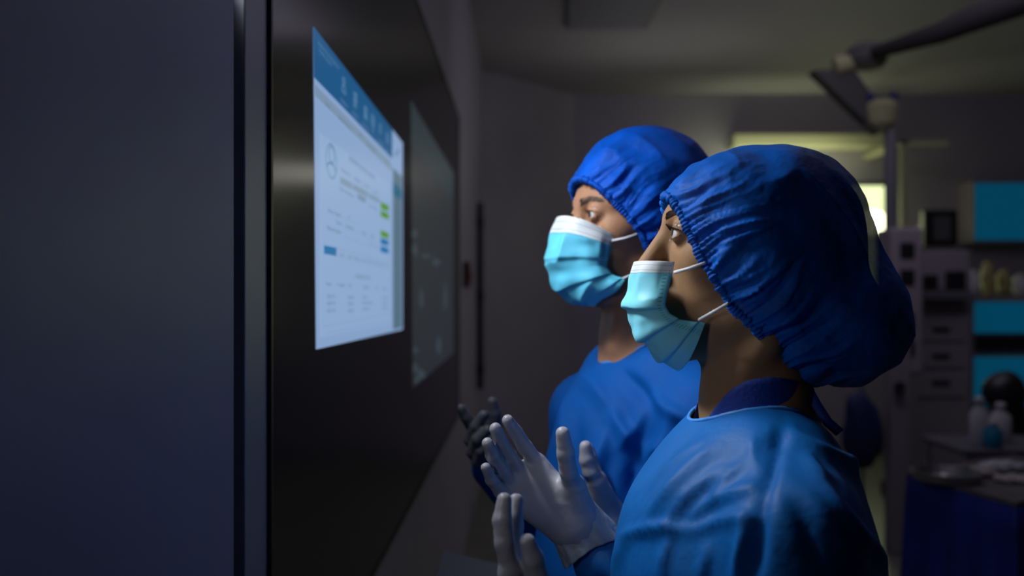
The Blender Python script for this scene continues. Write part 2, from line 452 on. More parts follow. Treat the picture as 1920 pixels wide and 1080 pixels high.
for a in [((714, 378), (714, 391), (729, 397), (729, 386)), ((714, 394), (714, 405), (729, 412.5), (729, 401)), ((714, 431), (714, 443), (729, 448), (729, 438))]:
    poly(a, DX+0.0016, 'green_button', M['scr_green'], win)
for a in [((714, 446), (714, 457), (728.5, 461.5), (728.5, 451)), ((714, 461), (714, 472), (728.5, 476), (728.5, 466))]:
    poly(a, DX+0.0016, 'blue_button', M['scr_blue'], win)
poly([(608, 460), (608, 475.5), (630.5, 480), (630.5, 464.5)], DX+0.0016, 'selected_tab', M['scr_blue'], win)
# lines and field edges
ln = MB()
def seg(x0, y0, x1, y1, t=0.9, dx=DX+0.0014):
    ln.prism(wq([(x0, y0), (x0, y0+t), (x1, y1+t), (x1, y1)], dx), (-1, 0, 0), 0.0003)
for (x0, y0, x1, y1) in [(631, 465, 729, 492), (631, 480.5, 729, 504), (643, 408, 670, 420), (643, 425, 672, 437), (643, 443, 689, 460), (687, 445, 710, 454), (698, 463, 710, 467.5),
                         (603, 612, 732, 588), (612, 624, 730, 600), (604, 498, 604, 610)]:
    seg(x0, y0, x1, y1)
for px in (630.7, 645, 661, 674, 688, 699, 709, 720, 728.5):
    yy = line_y(px, (631, 465), (729, 492)); ln.prism(wq([(px, yy), (px, yy+15-3*(px-631)/98), (px+0.5, yy+15-3*(px-631)/98), (px+0.5, yy)], DX+0.0014), (-1, 0, 0), 0.0003)
ln.build('field_line', M['scr_grey'], win)
# pale fields
ff = MB()
for a in [((638, 331), (638, 344), (660, 356), (660, 343)), ((662, 344), (662, 356), (690, 371), (690, 360)), ((670, 362), (670, 372), (686, 381), (686, 371)), ((692, 362), (692, 371), (712, 382), (712, 373))]:
    ff.prism(wq(a, DX+0.0013), (-1, 0, 0), 0.0003)
ff.build('form_field', M['scr_grey'], win)
# avatar
def arc_ring(cx, cy, rx, ry, tx, th, a0=0, a1=360, n=40):
    b = []
    for k in range(n):
        t0 = math.radians(a0+(a1-a0)*k/n); t1 = math.radians(a0+(a1-a0)*(k+1)/n)
        q = [(cx+rx*math.cos(t0), cy+ry*math.sin(t0)), (cx+rx*math.cos(t1), cy+ry*math.sin(t1)), (cx+(rx-tx)*math.cos(t1), cy+(ry-th)*math.sin(t1)), (cx+(rx-tx)*math.cos(t0), cy+(ry-th)*math.sin(t0))]
        # shear with the perspective of the page: a little lower to the right
        q = [(x, y+(x-cx)*0.75) for x, y in q]
        b.append(q)
    return b
av = MB()
for q in arc_ring(621.5, 302, 10.5, 33, 1.0, 3): av.prism(wq(q, DX+0.0014), (-1, 0, 0), 0.0003)
for q in arc_ring(622, 290, 5.5, 17, 1.0, 3.2): av.prism(wq(q, DX+0.0015), (-1, 0, 0), 0.0003)
for q in arc_ring(621.8, 320, 8.8, 16, 1.3, 5, 185, 355): av.prism(wq(q, DX+0.0016), (-1, 0, 0), 0.0003)
av.build('avatar_symbol', M['scr_ltext'], win)
# header icons: small outline symbols
def nic():
    ic.build('header_symbol', M['scr_ltext'], win); return MB()
ic = MB()
def iq(x0, y0, x1, y1, sl=1.25, t=None):
    ic.prism(wq([(x0, y0), (x0, y1), (x1, y1+(x1-x0)*sl), (x1, y0+(x1-x0)*sl)], DX+0.0016), (-1, 0, 0), 0.0003)
for q in arc_ring(645, 151, 2.6, 6, 0.8, 2): ic.prism(wq(q, DX+0.0016), (-1, 0, 0), 0.0003)
for q in arc_ring(645, 172, 3.6, 14, 0.8, 2.6, 180, 360): ic.prism(wq(q, DX+0.0016), (-1, 0, 0), 0.0003)
iq(641.5, 168, 648.8, 170)
ic = nic()
for a in ((663, 172, 668, 174), (663, 184, 669, 186), (663, 195, 669, 197)): iq(*a)
iq(665, 172, 666, 196); iq(668, 174, 669, 198)
ic = nic()
for a in ((684, 198, 685, 222), (687.5, 203, 688.3, 222), (683, 210, 689, 211.5), (682.5, 216, 690, 218)): iq(*a)
for q in arc_ring(685.8, 203, 1.8, 4, 0.6, 2): ic.prism(wq(q, DX+0.0016), (-1, 0, 0), 0.0003)
ic = nic()
for a in ((697, 213, 702, 214.5), (697, 220, 702, 221.5), (697, 227, 702, 228.5), (697, 234, 702, 235.5), (697, 213, 697.7, 236), (701.5, 218, 702.2, 238)): iq(*a)
ic = nic()
for a in ((711.5, 232, 715, 233.5), (712, 238, 715, 239.5), (711.5, 245, 715, 246.5), (713, 232, 713.7, 250)): iq(*a)
ic = nic()
for a in ((725, 248, 729, 249.5), (725, 256, 729, 257.5), (725, 264, 729, 265.5), (725, 248, 725.6, 266), (728.6, 252, 729.2, 270)): iq(*a)
ic.build('header_symbol', M['scr_ltext'], win)
pen = MB(); pen.prism(wq([(741, 290), (742.2, 293), (748, 282), (747, 279)], DX+0.0016), (-1, 0, 0), 0.0003); pen.build('pen_symbol', M['scr_teal'], win)

def wall_text(txt, x0, y0, x1, hpx, mt, parent, name='text_line', y1=None, dx=DX+0.0018):
    """text on the window: baseline from (x0, y0) to column x1, height in pixels at x0; stays level on the wall"""
    c = bpy.data.curves.new(name, 'FONT'); c.body = txt; c.size = 1.0
    o = bpy.data.objects.new(name+'_tmp', c); C.objects.link(o)
    dg = bpy.context.evaluated_depsgraph_get()
    me = bpy.data.meshes.new_from_object(o.evaluated_get(dg))
    n = len(me.vertices); co = np.zeros(n*3, np.float32); me.vertices.foreach_get('co', co); co = co.reshape(-1, 3)
    fs = [tuple(p.vertices) for p in me.polygons]
    bpy.data.objects.remove(o); bpy.data.curves.remove(c)
    w_ = co[:, 0].max()-co[:, 0].min(); x_ = co[:, 0]-co[:, 0].min()
    A = PW(x0, y0, dx); Bp = PW(x1, y0, dx)
    H = PW(x0, y0-hpx, dx)[2]-A[2]
    v = np.stack([np.full(n, WALLX+dx), A[1]+x_/w_*(Bp[1]-A[1]), A[2]+co[:, 1]/0.7*H], 1)
    bpy.data.meshes.remove(me)
    return v, fs
TX = MB(); TL = MB()
def T(mb, *a, **k):
    v, f = wall_text(*a, None, None, **k) if False else wall_text(a[0], a[1], a[2], a[3], a[4], None, None)
    link_mesh('text', v, f, M[mb], win)
T('scr_text', 'INFORMACIÓN DEL PACIENTE', 655, 301, 703, 10)
for t, x, y, x2, h in [('Nombre ID', 640, 320, 657, 6.5), ('Apellido', 664, 336, 676, 6.5), ('Número', 683, 348, 693, 6), ('Sexo', 700, 360, 708, 6),
                       ('Fecha de Nacimiento', 637, 356, 664, 7), ('01/01/62', 674, 374, 684, 5.5), ('Edad', 692.5, 387, 697, 5.5), ('52', 700, 392, 706, 5.5),
                       ('Servicio / Ingreso', 615, 397, 639, 7.5), ('Cama', 630, 419, 640, 7), ('A', 652.5, 409, 656, 6), ('Habitación', 649, 426, 663, 6.5),
                       ('Médico de ingreso', 613, 430, 639, 8), ('Estado', 679, 439, 686, 7), ('1', 697, 446, 699, 6), ('Alta', 693, 460, 697, 6), ('No', 703, 464, 706, 5),
                       ('Diagnóstico', 611, 473, 628, 6), ('Cirugía', 636, 479, 643, 6), ('Lab', 652, 483, 659, 6), ('Rx', 666, 487, 673, 6.5), ('Informes', 678, 490, 687, 6), ('Alta', 691, 492, 697, 6),
                       ('Notas', 702, 494.5, 708, 5.5), ('Alergia', 712, 497, 719, 5.5), ('Ver', 723, 499, 728, 5),
                       ('DIAGNÓSTICOS ACTIVOS', 667, 522, 694, 8), ('Fecha', 612, 535, 621, 6.5), ('Proveedor', 633, 537, 647, 6.5), ('Tipo', 653, 538, 659, 6.5), ('Diagnóstico', 681, 541, 692, 6.5),
                       ('Nota', 704, 543, 709, 6), ('Estado', 718, 544, 724, 6),
                       ('22/01/18', 613, 559, 628, 6.5), ('18/01/18', 613, 572, 628, 6.5), ('15/01/18', 613, 586, 628, 6.5),
                       ('Urgente', 652, 560, 663, 6.5), ('Urgente', 652, 572, 663, 6.5), ('Urgente', 652, 585, 663, 6.5),
                       ('Fractura', 680, 560, 688, 6.5), ('Infección vía alta', 680, 571, 698, 6.5), ('Anemia leve', 680, 582, 692, 6.5),
                       ('Activo', 716.5, 560.5, 727, 6), ('Activo', 716.5, 571, 727, 6), ('Activo', 716.5, 580.5, 727, 6),
                       ('Inicio', 610, 196, 620, 7), ('Historia Clínica', 634, 222, 658, 8), ('+', 672, 254, 679, 8), ('Interconsultas', 687, 271, 704, 7.5), ('Citas', 722, 302, 728, 6)]:
    T('scr_text', t, x, y, x2, h)
for t, x, y, x2, h in [('Nombre: Paciente Registrado', 597, 82, 636, 6), ('Fecha: Hora', 599, 96, 622, 6), ('Ingresos', 639, 188, 652, 6.5), ('Registro', 661, 212, 672, 6.5), ('Informes', 680, 233, 692, 6.5),
                       ('Alta', 697, 246, 702, 6), ('Consulta', 708, 264, 719, 6.5), ('Ok', 724.5, 283, 729.5, 6)]:
    T('scr_ltext', t, x, y, x2, h)
for y, x0 in ((384, 747), (402, 747), (422, 740), (449, 748), (471, 748), (494, 748), (517, 744)):
    v, f = wall_text('Notas' if x0 > 745 else 'Antecedentes', x0, y, 752, 5, None, None); link_mesh('text', v, f, M['scr_text'], win)

# second, dim screen window
fw = poly([(770, 187), (774, 727), (851, 662), (851, 325)], DX, 'imaging_window', M['far_bg'], dw)
fw['label'] = 'dim blurred imaging window'
poly([(770, 187), (770.6, 268), (851, 381), (851, 325)], DX+0.0008, 'header_bar', M['far_head'], fw)
sp = MB()
rr = random.Random(5)
for (cx_, cy_, rx_, ry_) in [(778, 437, 4, 9), (778, 470, 4, 12), (818, 492, 7, 8), (779, 657, 4, 7), (779, 690, 4, 10), (790, 702, 8, 9), (823, 648, 5, 16), (782, 712, 5, 6), (800, 480, 10, 3), (790, 560, 3, 20), (835, 560, 3, 30)]:
    n = 10
    pts = [(cx_+rx_*(0.7+0.5*rr.random())*math.cos(2*math.pi*k/n), cy_+ry_*(0.7+0.5*rr.random())*math.sin(2*math.pi*k/n)) for k in range(n)]
    MB().prism(wq(pts, DX+0.0008), (-1, 0, 0), 0.0003).build('image_spot', M['far_spot'], fw)

# ------------------------------------------------------------------ far end of the display wall: rail, call point
yr = 7.0
rail = thing('wall_rail', 'tall thin black vertical rail on the far end of the display wall', 'rail', (WALLX, yr, 0.7))
x_ = (900-VX)*yr/FPX
MB().box((WALLX+0.0, yr-0.03, 0.8), (WALLX+0.045, yr+0.03, 2.2), 0.008).build('channel', M['black'], rail)
for zz in (0.95, 1.5, 2.05): MB().box((WALLX-0.003, yr-0.06, zz-0.03), (WALLX+0.052, yr+0.06, zz+0.03), 0.006).build('bracket', M['black'], rail)
yq = WALLX*FPX/(872-VX)
cp = thing('call_point', 'small dark red call box on the wall just beyond the black display', 'call box', (WALLX, yq, CAMZ+0.1))
MB().box((WALLX-0.004, yq-0.09, CAMZ+0.05), (WALLX+0.03, yq+0.09, CAMZ+0.2), 0.008).build('housing', M['redoff'], cp)
MB().tube([(WALLX+0.03, yq, CAMZ+0.12), (WALLX+0.04, yq, CAMZ+0.12)], 0.03, 20).build('button', M['red'], cp)

# sloped keyboard tray on a wall arm
kt = thing('tray_stand', 'dark slate sloping tray on a slim stand below the raised hands', 'stand', (-0.1, 1.54, 0))
a = P(833, 1033, 1.70); b = P(960, 1063, 1.70); c = P(990, 1120, 1.42); d = P(812, 1100, 1.46)
c[2] = b[2]-0.0; d[2] = a[2]
c = np.array([b[0], 1.38, b[2]]); d = np.array([a[0], 1.38, a[2]])
nrm = np.cross(b-a, d-a); nrm /= np.linalg.norm(nrm); nrm = nrm if nrm[2] < 0 else -nrm
MB().prism([a, b, c, d], nrm, 0.022).build('tray', M['tray'], kt)
u = (b-a); v = (d-a)
pc = a+u*0.12+v*0.5+nrm*0.018
MB().tube([tuple(pc), (pc[0], pc[1], 0.0)], 0.022, 14).build('post', M['shadeg'], kt)
MB().lathe((pc[0], pc[1], 0), [(0.12, 0), (0.12, 0.02), (0.03, 0.045)], 28).build('base', M['shadeg'], kt)

# ------------------------------------------------------------------ ceiling: panel, boom, pendant
zc = CEIL
def ceil_pt(px, py):
    Y = (zc-CAMZ)*FPX/(VY-py); return np.array([(px-VX)*Y/FPX, Y, zc])
cp_ = [ceil_pt(1060, 48), ceil_pt(1212, 48), ceil_pt(1248, -20), ceil_pt(1062, -20)]
cl = thing('ceiling_light', 'square grey ceiling light panel, switched off, above the staff', 'ceiling light', tuple(np.mean(cp_, 0)))
MB().prism([p+np.array([0, 0, 0.0]) for p in cp_], (0, 0, -1), 0.025).build('frame', M['shadeg'], cl)
ce = np.mean(cp_, 0); MB().prism([ce+(p-ce)*0.93-np.array([0, 0, 0.02]) for p in cp_], (0, 0, -1), 0.012).build('diffuser', M['ceilpanel'], cl)

pb = thing('ceiling_boom', 'grey ceiling pendant boom with a jointed arm and hanging column', 'pendant boom', tuple(P(1590, 118, 6.0)))
A1 = P(1960, -20, 4.6); A2 = P(1760, 62, 5.2); A3 = P(1625, 103, 6.0)
MB().tube([A1, A2, A3], [0.09, 0.06, 0.04], 14).build('upper_arm', M['matte'], pb)
MB().lathe((A3[0], A3[1], A3[2]-0.06), [(0.10, -0.02), (0.13, 0.02), (0.13, 0.09), (0.08, 0.13)], 24).build('joint', M['mattegrey'], pb)
B1 = P(1565, 125, 6.0); B2 = P(1645, 235, 6.0)
MB().prism([P(1525, 132, 6.0), P(1600, 128, 6.0), P(1668, 222, 6.0), P(1648, 250, 6.0)], (0, 1, 0), 0.12).build('spring_arm', M['mattegrey'], pb)
MB().tube([A3-np.array([0, 0, 0.02]), B1], [0.05, 0.06], 12).build('link', M['dimcream'], pb)  # cream colour stands in for a yellowish glow on the ceiling
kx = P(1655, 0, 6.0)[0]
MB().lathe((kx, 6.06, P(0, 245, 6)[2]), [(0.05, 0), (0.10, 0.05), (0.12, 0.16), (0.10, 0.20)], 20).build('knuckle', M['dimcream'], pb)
MB().lathe((P(1632, 0, 6)[0], 6.0, P(0, 190, 6)[2]), [(0.02, 0), (0.03, 0.03), (0.02, 0.05)], 12).build('knob', M['bluebag'], pb); MB().lathe((P(1676, 0, 6)[0], 6.0, P(0, 188, 6)[2]), [(0.02, 0), (0.03, 0.03), (0.02, 0.05)], 12).build('knob', M['bluebag'], pb)
MB().tube([(P(1677, 0, 6)[0], 6.06, P(0, 240, 6)[2]), (P(1677, 0, 6)[0], 6.06, P(0, 430, 6)[2])], 0.04, 16).build('column', M['shadeg'], pb)

# pendant service head hanging from the column
x0, x1 = P(1662, 0, 6)[0], P(1722, 0, 6)[0]
MB().box((x0, 5.92, P(0, 700, 6)[2]), (x1, 6.2, P(0, 428, 6)[2]), 0.02).build('service_head', M['machine'], pb)
for py in (470, 520, 600, 650): MB().box((P(1678, 0, 6)[0], 5.905, P(0, py+14, 6)[2]), (P(1704, 0, 6)[0], 5.925, P(0, py-14, 6)[2]), 0.004).build('socket', M['black'], pb)

# lit doorway / window in the far wall
wx0, wx1 = P(1500, 0, FARY)[0], P(1655, 0, FARY)[0]
wz1 = P(0, 350, FARY)[2]; wz0 = P(0, 640, FARY)[2]
win2 = MB().box((wx0, FARY-0.03, wz0), (wx1, FARY-0.001, wz1)).build('window_1', M['doorlight']); struct(win2)
wf = MB(); t = 0.05
wf.box((wx0-t, FARY-0.06, wz0-t), (wx0, FARY+0.0, wz1+t)); wf.box((wx1, FARY-0.06, wz0-t), (wx1+t, FARY, wz1+t)); wf.box((wx0, FARY-0.06, wz1), (wx1, FARY, wz1+t)); wf.box((wx0, FARY-0.06, wz0-t), (wx1, FARY, wz0))
struct(wf.build('trim_3', M['shadeg']))
lamp = MB().lathe((P(1636, 0, FARY-0.12)[0], FARY-0.1, P(0, 440, FARY-0.12)[2]), [(0.03, 0), (0.1, 0.04), (0.13, 0.12), (0.10, 0.2), (0.03, 0.23)], 20).build('round_glow', M['hotlight'])  # self-lit round body giving the bright disk in the window
tag(lamp, 'bright round glow in the lit window of the far wall', 'glow')
MB_ = MB().box((P(1365, 0, FARY)[0], FARY-0.25, P(0, 283, FARY)[2]), (P(1662, 0, FARY)[0], FARY-0.001, P(0, 259, FARY)[2]), 0.01)
struct(MB_.build('trim_4', M['yellow']))
area('added_ledge_fill', (P(1500, 0, 8)[0], FARY-0.45, P(0, 310, 8)[2]), (P(1500, 0, 8)[0], FARY, P(0, 250, 8)[2]), 1.2, 0.1, 3.2, (0.95, 1.0, 0.6))  # added light turned towards the wall to brighten the cream ledge
hs = MB().box((P(1690, 0, 8)[0], 8.0, P(0, 425, 8)[2]), (P(1704, 0, 8)[0], 8.06, P(0, 262, 8)[2]), 0.005)
hs.box((P(1690, 0, 8)[0], 8.0, P(0, 270, 8)[2]), (P(1780, 0, 8)[0], 8.06, P(0, 262, 8)[2]), 0.005)
hs.box((P(1690, 0, 8)[0], 8.06, P(0, 270, 8)[2]), (P(1704, 0, 8)[0], FARY+0.001, P(0, 262, 8)[2]), 0.003)
tag(hs.build('pipe_bracket', M['yellow']), 'cream upright bracket between the hanging column and far wall', 'bracket')

# wall monitor on the far right
mo = thing('wall_monitor', 'small black monitor hung on the far wall beside the teal panels', 'monitor', tuple(P(1765, 465, 7.9)))
MB().box(tuple(P(1733, 462, 7.95)), (P(1797, 0, 7.95)[0], 8.05, P(0, 393, 7.95)[2]), 0.02).build('housing', M['black'], mo)
MB().box((P(1750, 0, 7.95)[0], 7.94, P(0, 450, 7.95)[2]), (P(1782, 0, 7.95)[0], 7.952, P(0, 405, 7.95)[2])).build('screen', M['shadeg'], mo)
MB().box((P(1755, 0, 7.95)[0], 8.05, P(0, 440, 7.95)[2]), (P(1775, 0, 7.95)[0], FARY+.001, P(0, 420, 7.95)[2])).build('wall_arm', M['black'], mo)

# cabinet with teal panels at the right
cb = thing('base_cabinet', 'grey base cabinet with teal fronts at the right picture edge', 'cabinet', (P(1830, 0, 7.2)[0], 7.2, 0))
uc = thing('wall_cabinet', 'wall cabinet with a dark teal front at the upper right', 'cabinet', (P(1830, 0, 7.2)[0], 7.2, P(0, 455, 7.2)[2]))
cx0 = P(1822, 0, 7.2)[0]; cxe = P(2060, 0, 7.2)[0]
fr = MB(); zt_ = P(0, 558, 7.2)[2]
fr.box((cx0, 7.22, 0), (cxe, 7.7, zt_-0.03)); fr.box((cx0-0.02, 7.18, zt_-0.03), (cxe+0.02, 7.7, zt_))
fr.build('body', M['machine'], cb)
for (p0, p1) in ((566, 624), (670, 760)):
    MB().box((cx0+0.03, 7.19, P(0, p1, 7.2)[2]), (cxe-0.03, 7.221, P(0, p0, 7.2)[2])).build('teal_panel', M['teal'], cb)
MB().box((cx0+0.03, 7.17, P(0, 655, 7.2)[2]), (cxe-0.03, 7.221, P(0, 630, 7.2)[2])).build('rail', M['black'], cb)
ux0 = P(1824, 0, 8.6)[0]; uxe = P(2080, 0, 8.6)[0]
MB().box((ux0, 8.6, P(0, 455, 8.6)[2]), (uxe, FARY+0.001, P(0, 338, 8.6)[2]), 0.01).build('body', M['machine'], uc)
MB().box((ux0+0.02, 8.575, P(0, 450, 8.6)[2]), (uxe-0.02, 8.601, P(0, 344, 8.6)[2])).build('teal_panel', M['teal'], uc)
rr = random.Random(11)
grp = 'wrapped supplies on the cabinet shelf'
zs = zt_
for i in range(6):
    xx = cx0+0.08+i*0.125; hh = 0.16+0.14*rr.random(); ww = 0.045+0.015*rr.random()
    def fsup(G, xx=xx, hh=hh, ww=ww): return ell(G, (xx, 7.36, zs+hh/2), (ww, 0.07, hh/2+0.002))+0.006*np.sin(G[0]*90)*np.sin(G[2]*70)
    V, Q = nets(fsup, (xx-0.08, 7.26, zs-0.01), (xx+0.08, 7.46, zs+hh+0.03), 0.012)
    o = link_mesh('supply_pack', V, Q, M['amber'] if i % 3 else M['white'], smooth=True)
    V[:, 2]
    tag(o, ['white wrapped pack at the left end of the base cabinet top', 'olive wrapped pack second from the left on the base cabinet', 'olive wrapped pack third from the left on the base cabinet', 'white wrapped pack between olive packs on the base cabinet', 'olive wrapped pack second from the right on the base cabinet', 'olive wrapped pack farthest right on the base cabinet'][i], 'supply pack', 'packs on the base cabinet')

# anaesthesia machine
am = thing('anaesthesia_machine', 'grey wheeled anaesthesia machine behind the draped table', 'medical machine', (P(1750, 0, 6.6)[0], 6.6, 0))
def bx(px0, py0, px1, py1, Y, dY, bev=0.01):
    a = P(px0, py1, Y); b = P(px1, py0, Y); return (a[0], Y, a[2]), (b[0], Y+dY, b[2])
Y = 6.6
lo, hi = bx(1700, 470, 1822, 545, Y, 0.4); MB().box(lo, hi, 0.02).build('upper_housing', M['machine'], am)
lo, hi = bx(1712, 560, 1822, 850, Y+0.05, 0.45); lo = (lo[0], lo[1], 0.12); MB().box(lo, hi, 0.02).build('lower_housing', M['machine'], am)
lo, hi = bx(1704, 545, 1825, 562, Y-0.1, 0.55); MB().box(lo, hi, 0.01).build('work_surface', M['shadeg'], am)
for q in ((1720, 600, 1812, 640), (1720, 650, 1812, 690), (1720, 700, 1812, 745)):
    lo, hi = bx(*q, Y+0.035, 0.03); dwr = MB().box(lo, hi, 0.006).build('drawer', M['machine'], am)
    lo, hi = bx(q[0]+30, q[1]+14, q[2]-30, q[1]+20, Y+0.015, 0.025); MB().box(lo, hi, 0.003).build('handle', M['black'], dwr)
for q in ((1730, 515, 1760, 540), (1775, 508, 1812, 542), (1705, 505, 1724, 535)):
    lo, hi = bx(*q, Y-0.03, 0.04); MB().box(lo, hi, 0.01).build('gauge', M['black'], am)
for x in (lo[0], lo[0]+0.38):
    for y in (6.72, 7.0): MB().tube([(x-0.02, y, 0.06), (x+0.02, y, 0.06)], 0.06, 16).build('caster', M['black'], am)
MB().box((P(1712, 0, Y)[0], Y+0.08, 0.118), (P(1822, 0, Y)[0], Y+0.45, 0.13)).build('base', M['black'], am)

# white grey service post with round knob
sp_ = thing('service_post', 'pale upright post with a black round knob left of the machine', 'post', (P(1690, 0, 5.4)[0], 5.4, 0))
MB().box((P(1672, 0, 5.4)[0], 5.4, 0), (P(1708, 0, 5.4)[0], 5.52, P(0, 560, 5.4)[2]), 0.01).build('post', M['machine'], sp_)
MB().tube([P(1687, 726, 5.4), P(1687, 726, 5.36)], 0.032, 20).build('knob', M['black'], sp_)

# dark blue bag hanging from a stand
bgx = P(1617, 0, 5.5)[0]
bag = thing('hanging_gown', 'dark blue gown hanging from a thin stand behind the woman', 'gown', (bgx, 5.5, 0))
def fb(G):
    d = ell(G, (bgx, 5.5, P(0, 815, 5.5)[2]), (0.12, 0.07, 0.2))
    d = sm(d, ell(G, (bgx-0.02, 5.5, P(0, 765, 5.5)[2]), (0.075, 0.05, 0.1)), 0.04)
    return d+0.006*np.sin(G[0]*80+G[2]*9)
V, Q = nets(fb, (bgx-0.2, 5.38, 0.3), (bgx+0.2, 5.62, 1.1), 0.012)
link_mesh('cloth', V, Q, M['bluebag'], bag, True)
MB().tube([(bgx, 5.5, 0.0), (bgx, 5.5, 0.98)], 0.012, 10).lathe((bgx, 5.5, 0), [(0.11, 0), (0.11, 0.02), (0.03, 0.04)], 20).build('stand', M['shadeg'], bag)

# draped instrument table
tb = thing('instrument_table', 'instrument table covered by a dark navy drape at right', 'table', (P(1840, 0, 3)[0], 3.05, 0))
tz = 0.90
def tp(px, py):
    Y = (CAMZ-tz)*FPX/(py-VY); return np.array([(px-VX)*Y/FPX, Y, tz])
c1, c2, c3, c4 = tp(1706, 893), tp(1905, 950), tp(2130, 905), tp(1900, 862)
ring = [c1, c2, c3, c4]
pts = []
N_ = 50
for i in range(4):
    a, b = ring[i], ring[(i+1) % 4]
    for k in range(N_): pts.append(a+(b-a)*k/N_)
cen = np.mean(ring, 0)
vs = []; rows = 12; n = len(pts)
for r_ in range(rows+1):
    tt = r_/rows
    for k, p in enumerate(pts):
        out = (p-cen); out[2] = 0; out /= np.linalg.norm(out)
        wv = math.sin(k*0.55)+0.5*math.sin(k*0.23+1.3)
        q = p+out*(0.012+0.03*tt*wv*0.9+0.035*tt); q[2] = tz-0.0-tt*(tz-0.04)
        vs.append(q)
fs = [(r_*n+k, r_*n+(k+1) % n, (r_+1)*n+(k+1) % n, (r_+1)*n+k) for r_ in range(rows) for k in range(n)]
vs.append(cen); fs += [(len(vs)-1, (k+1) % n, k) for k in range(n)]
link_mesh('drape', vs, fs, M['drape'], tb, True)
topb = MB().prism([cen+(p-cen)*1.03+np.array([0, 0, 0.002]) for p in ring], (0, 0, 1), 0.014); topb.build('table_top', mat('brown_table_cover', (0.12, 0.10, 0.10), 0.6, noise=0.3, nscale=14), tb)
for p in ring:
    q = cen+(p-cen)*0.85; MB().tube([(q[0], q[1], 0), (q[0], q[1], tz-0.005)], 0.015, 10).build('leg', M['steel'], tb)
TZ = tz+0.016
def on_table(name, label, cat, px, py, fn, grp=None):
    Y = (CAMZ-TZ)*FPX/(py-VY); x = (px-VX)*Y/FPX
    return fn(x, Y)
def tray_(x, y):
    t = thing('instrument_tray', 'shallow steel instrument tray at the left end of the draped table', 'tray', (x, y, TZ))
    MB().lathe((x, y, TZ), [(0.09, 0), (0.105, 0.03), (0.108, 0.03), (0.1, 0.006), (0.02, 0.006)], 28).build('tray', M['steel'], t)
on_table('', '', '', 1775, 900, tray_)
def pack(x, y, sx, sy, sz, label, mt, seed):
    def f(G): return ell(G, (x, y, TZ+sz/2), (sx, sy, sz/2+0.001))+0.004*np.sin(G[0]*120+seed)*np.cos(G[1]*90)
    V, Q = nets(f, (x-sx*1.3, y-sy*1.3, TZ-0.004), (x+sx*1.3, y+sy*1.3, TZ+sz+0.02), 0.005)
    V[:, 2] = np.maximum(V[:, 2], TZ)
    tag(link_mesh('wrapped_pack', V, Q, mt, smooth=True), label, 'pack')
for px, py, sx, sy, sz, lb, mt, sd in [(1842, 893, 0.05, 0.04, 0.03, 'small crumpled pale wrap in the middle of the draped table', M['wrap'], 1),
                                       (1880, 884, 0.08, 0.04, 0.035, 'long white paper pack near the back of the draped table', M['white'], 2),
                                       (1905, 903, 0.07, 0.05, 0.02, 'flat pale pink pack at the right edge of the draped table', M['wrap'], 3),
                                       (1735, 886, 0.035, 0.03, 0.022, 'little crumpled wrap on the left corner of the draped table', M['wrap'], 4)]:
    Y = (CAMZ-TZ)*FPX/(py-VY); pack((px-VX)*Y/FPX, Y, sx, sy, sz, lb, mt, sd)
# trolley with bottles behind the table
tr = thing('supply_trolley', 'grey supply trolley carrying bottles behind the draped table', 'trolley', (P(1870, 0, 4.6)[0], 4.7, 0))
tx0, tx1 = P(1790, 0, 4.6)[0], P(2000, 0, 4.6)[0]; tz2 = P(0, 838, 4.6)[2]
t_ = MB().box((tx0, 4.5, tz2-0.03), (tx1, 5.0, tz2), 0.008); t_.build('shelf', M['shadeg'], tr)
for x in (tx0+0.03, tx1-0.03):
    for y in (4.53, 4.97): MB().tube([(x, y, 0.0), (x, y, tz2-0.025)], 0.015, 10).build('leg', M['steel'], tr)
MB().box((tx0, 4.5, 0.2), (tx1, 5.0, 0.22)).build('lower_shelf', M['shadeg'], tr)
def bottle(px, h, r, mt, label, y=4.66):
    x = (px-VX)*y/FPX
    b = thing('bottle', label, 'bottle', (x, y, tz2))
    MB().lathe((x, y, tz2), [(r*0.95, 0), (r, 0.01), (r, h*0.65), (r*0.45, h*0.8), (r*0.4, h*0.85)], 20).build('body', mt, b, True)
    MB().lathe((x, y, tz2+h*0.85), [(r*0.5, 0), (r*0.5, h*0.13), (r*0.3, h*0.15)], 16).build('cap', M['white'], b, True)
bottle(1836, 0.24, 0.045, M['white'], 'white bottle at the left end of the supply trolley')
bottle(1876, 0.20, 0.05, M['white'], 'short wide white bottle in the middle of the supply trolley', 4.75)
bottle(1862, 0.13, 0.045, M['tile'], 'small teal bottle in front of the white ones on the trolley', 4.58)
# black round monitor head
bh = thing('ventilator_bag', 'black rounded breathing bag hanging in front of the teal cabinet', 'breathing bag', tuple(P(1880, 700, 5.2)))
bx_ = P(1882, 735, 5.2)
def fbh(G): return sm(ell(G, bx_, (0.12, 0.10, 0.11)), cone(G, bx_+np.array([0.02, 0, 0.05]), bx_+np.array([0.1, 0, -0.22]), 0.06, 0.045), 0.04)
V, Q = nets(fbh, bx_-0.3, bx_+0.22, 0.012)
link_mesh('bag', V, Q, M['black'], bh, True)
MB().tube([bx_+np.array([0.06, 0.0, -0.02]), bx_+np.array([0.12, 0.25, -0.1]), np.array([bx_[0]+0.18, 5.45, 0.9]), np.array([bx_[0]+0.18, 5.45, 0.0])], 0.02, 10).lathe((bx_[0]+0.18, 5.45, 0), [(0.16, 0), (0.16, 0.02), (0.03, 0.04)], 18).build('stand', M['black'], bh)

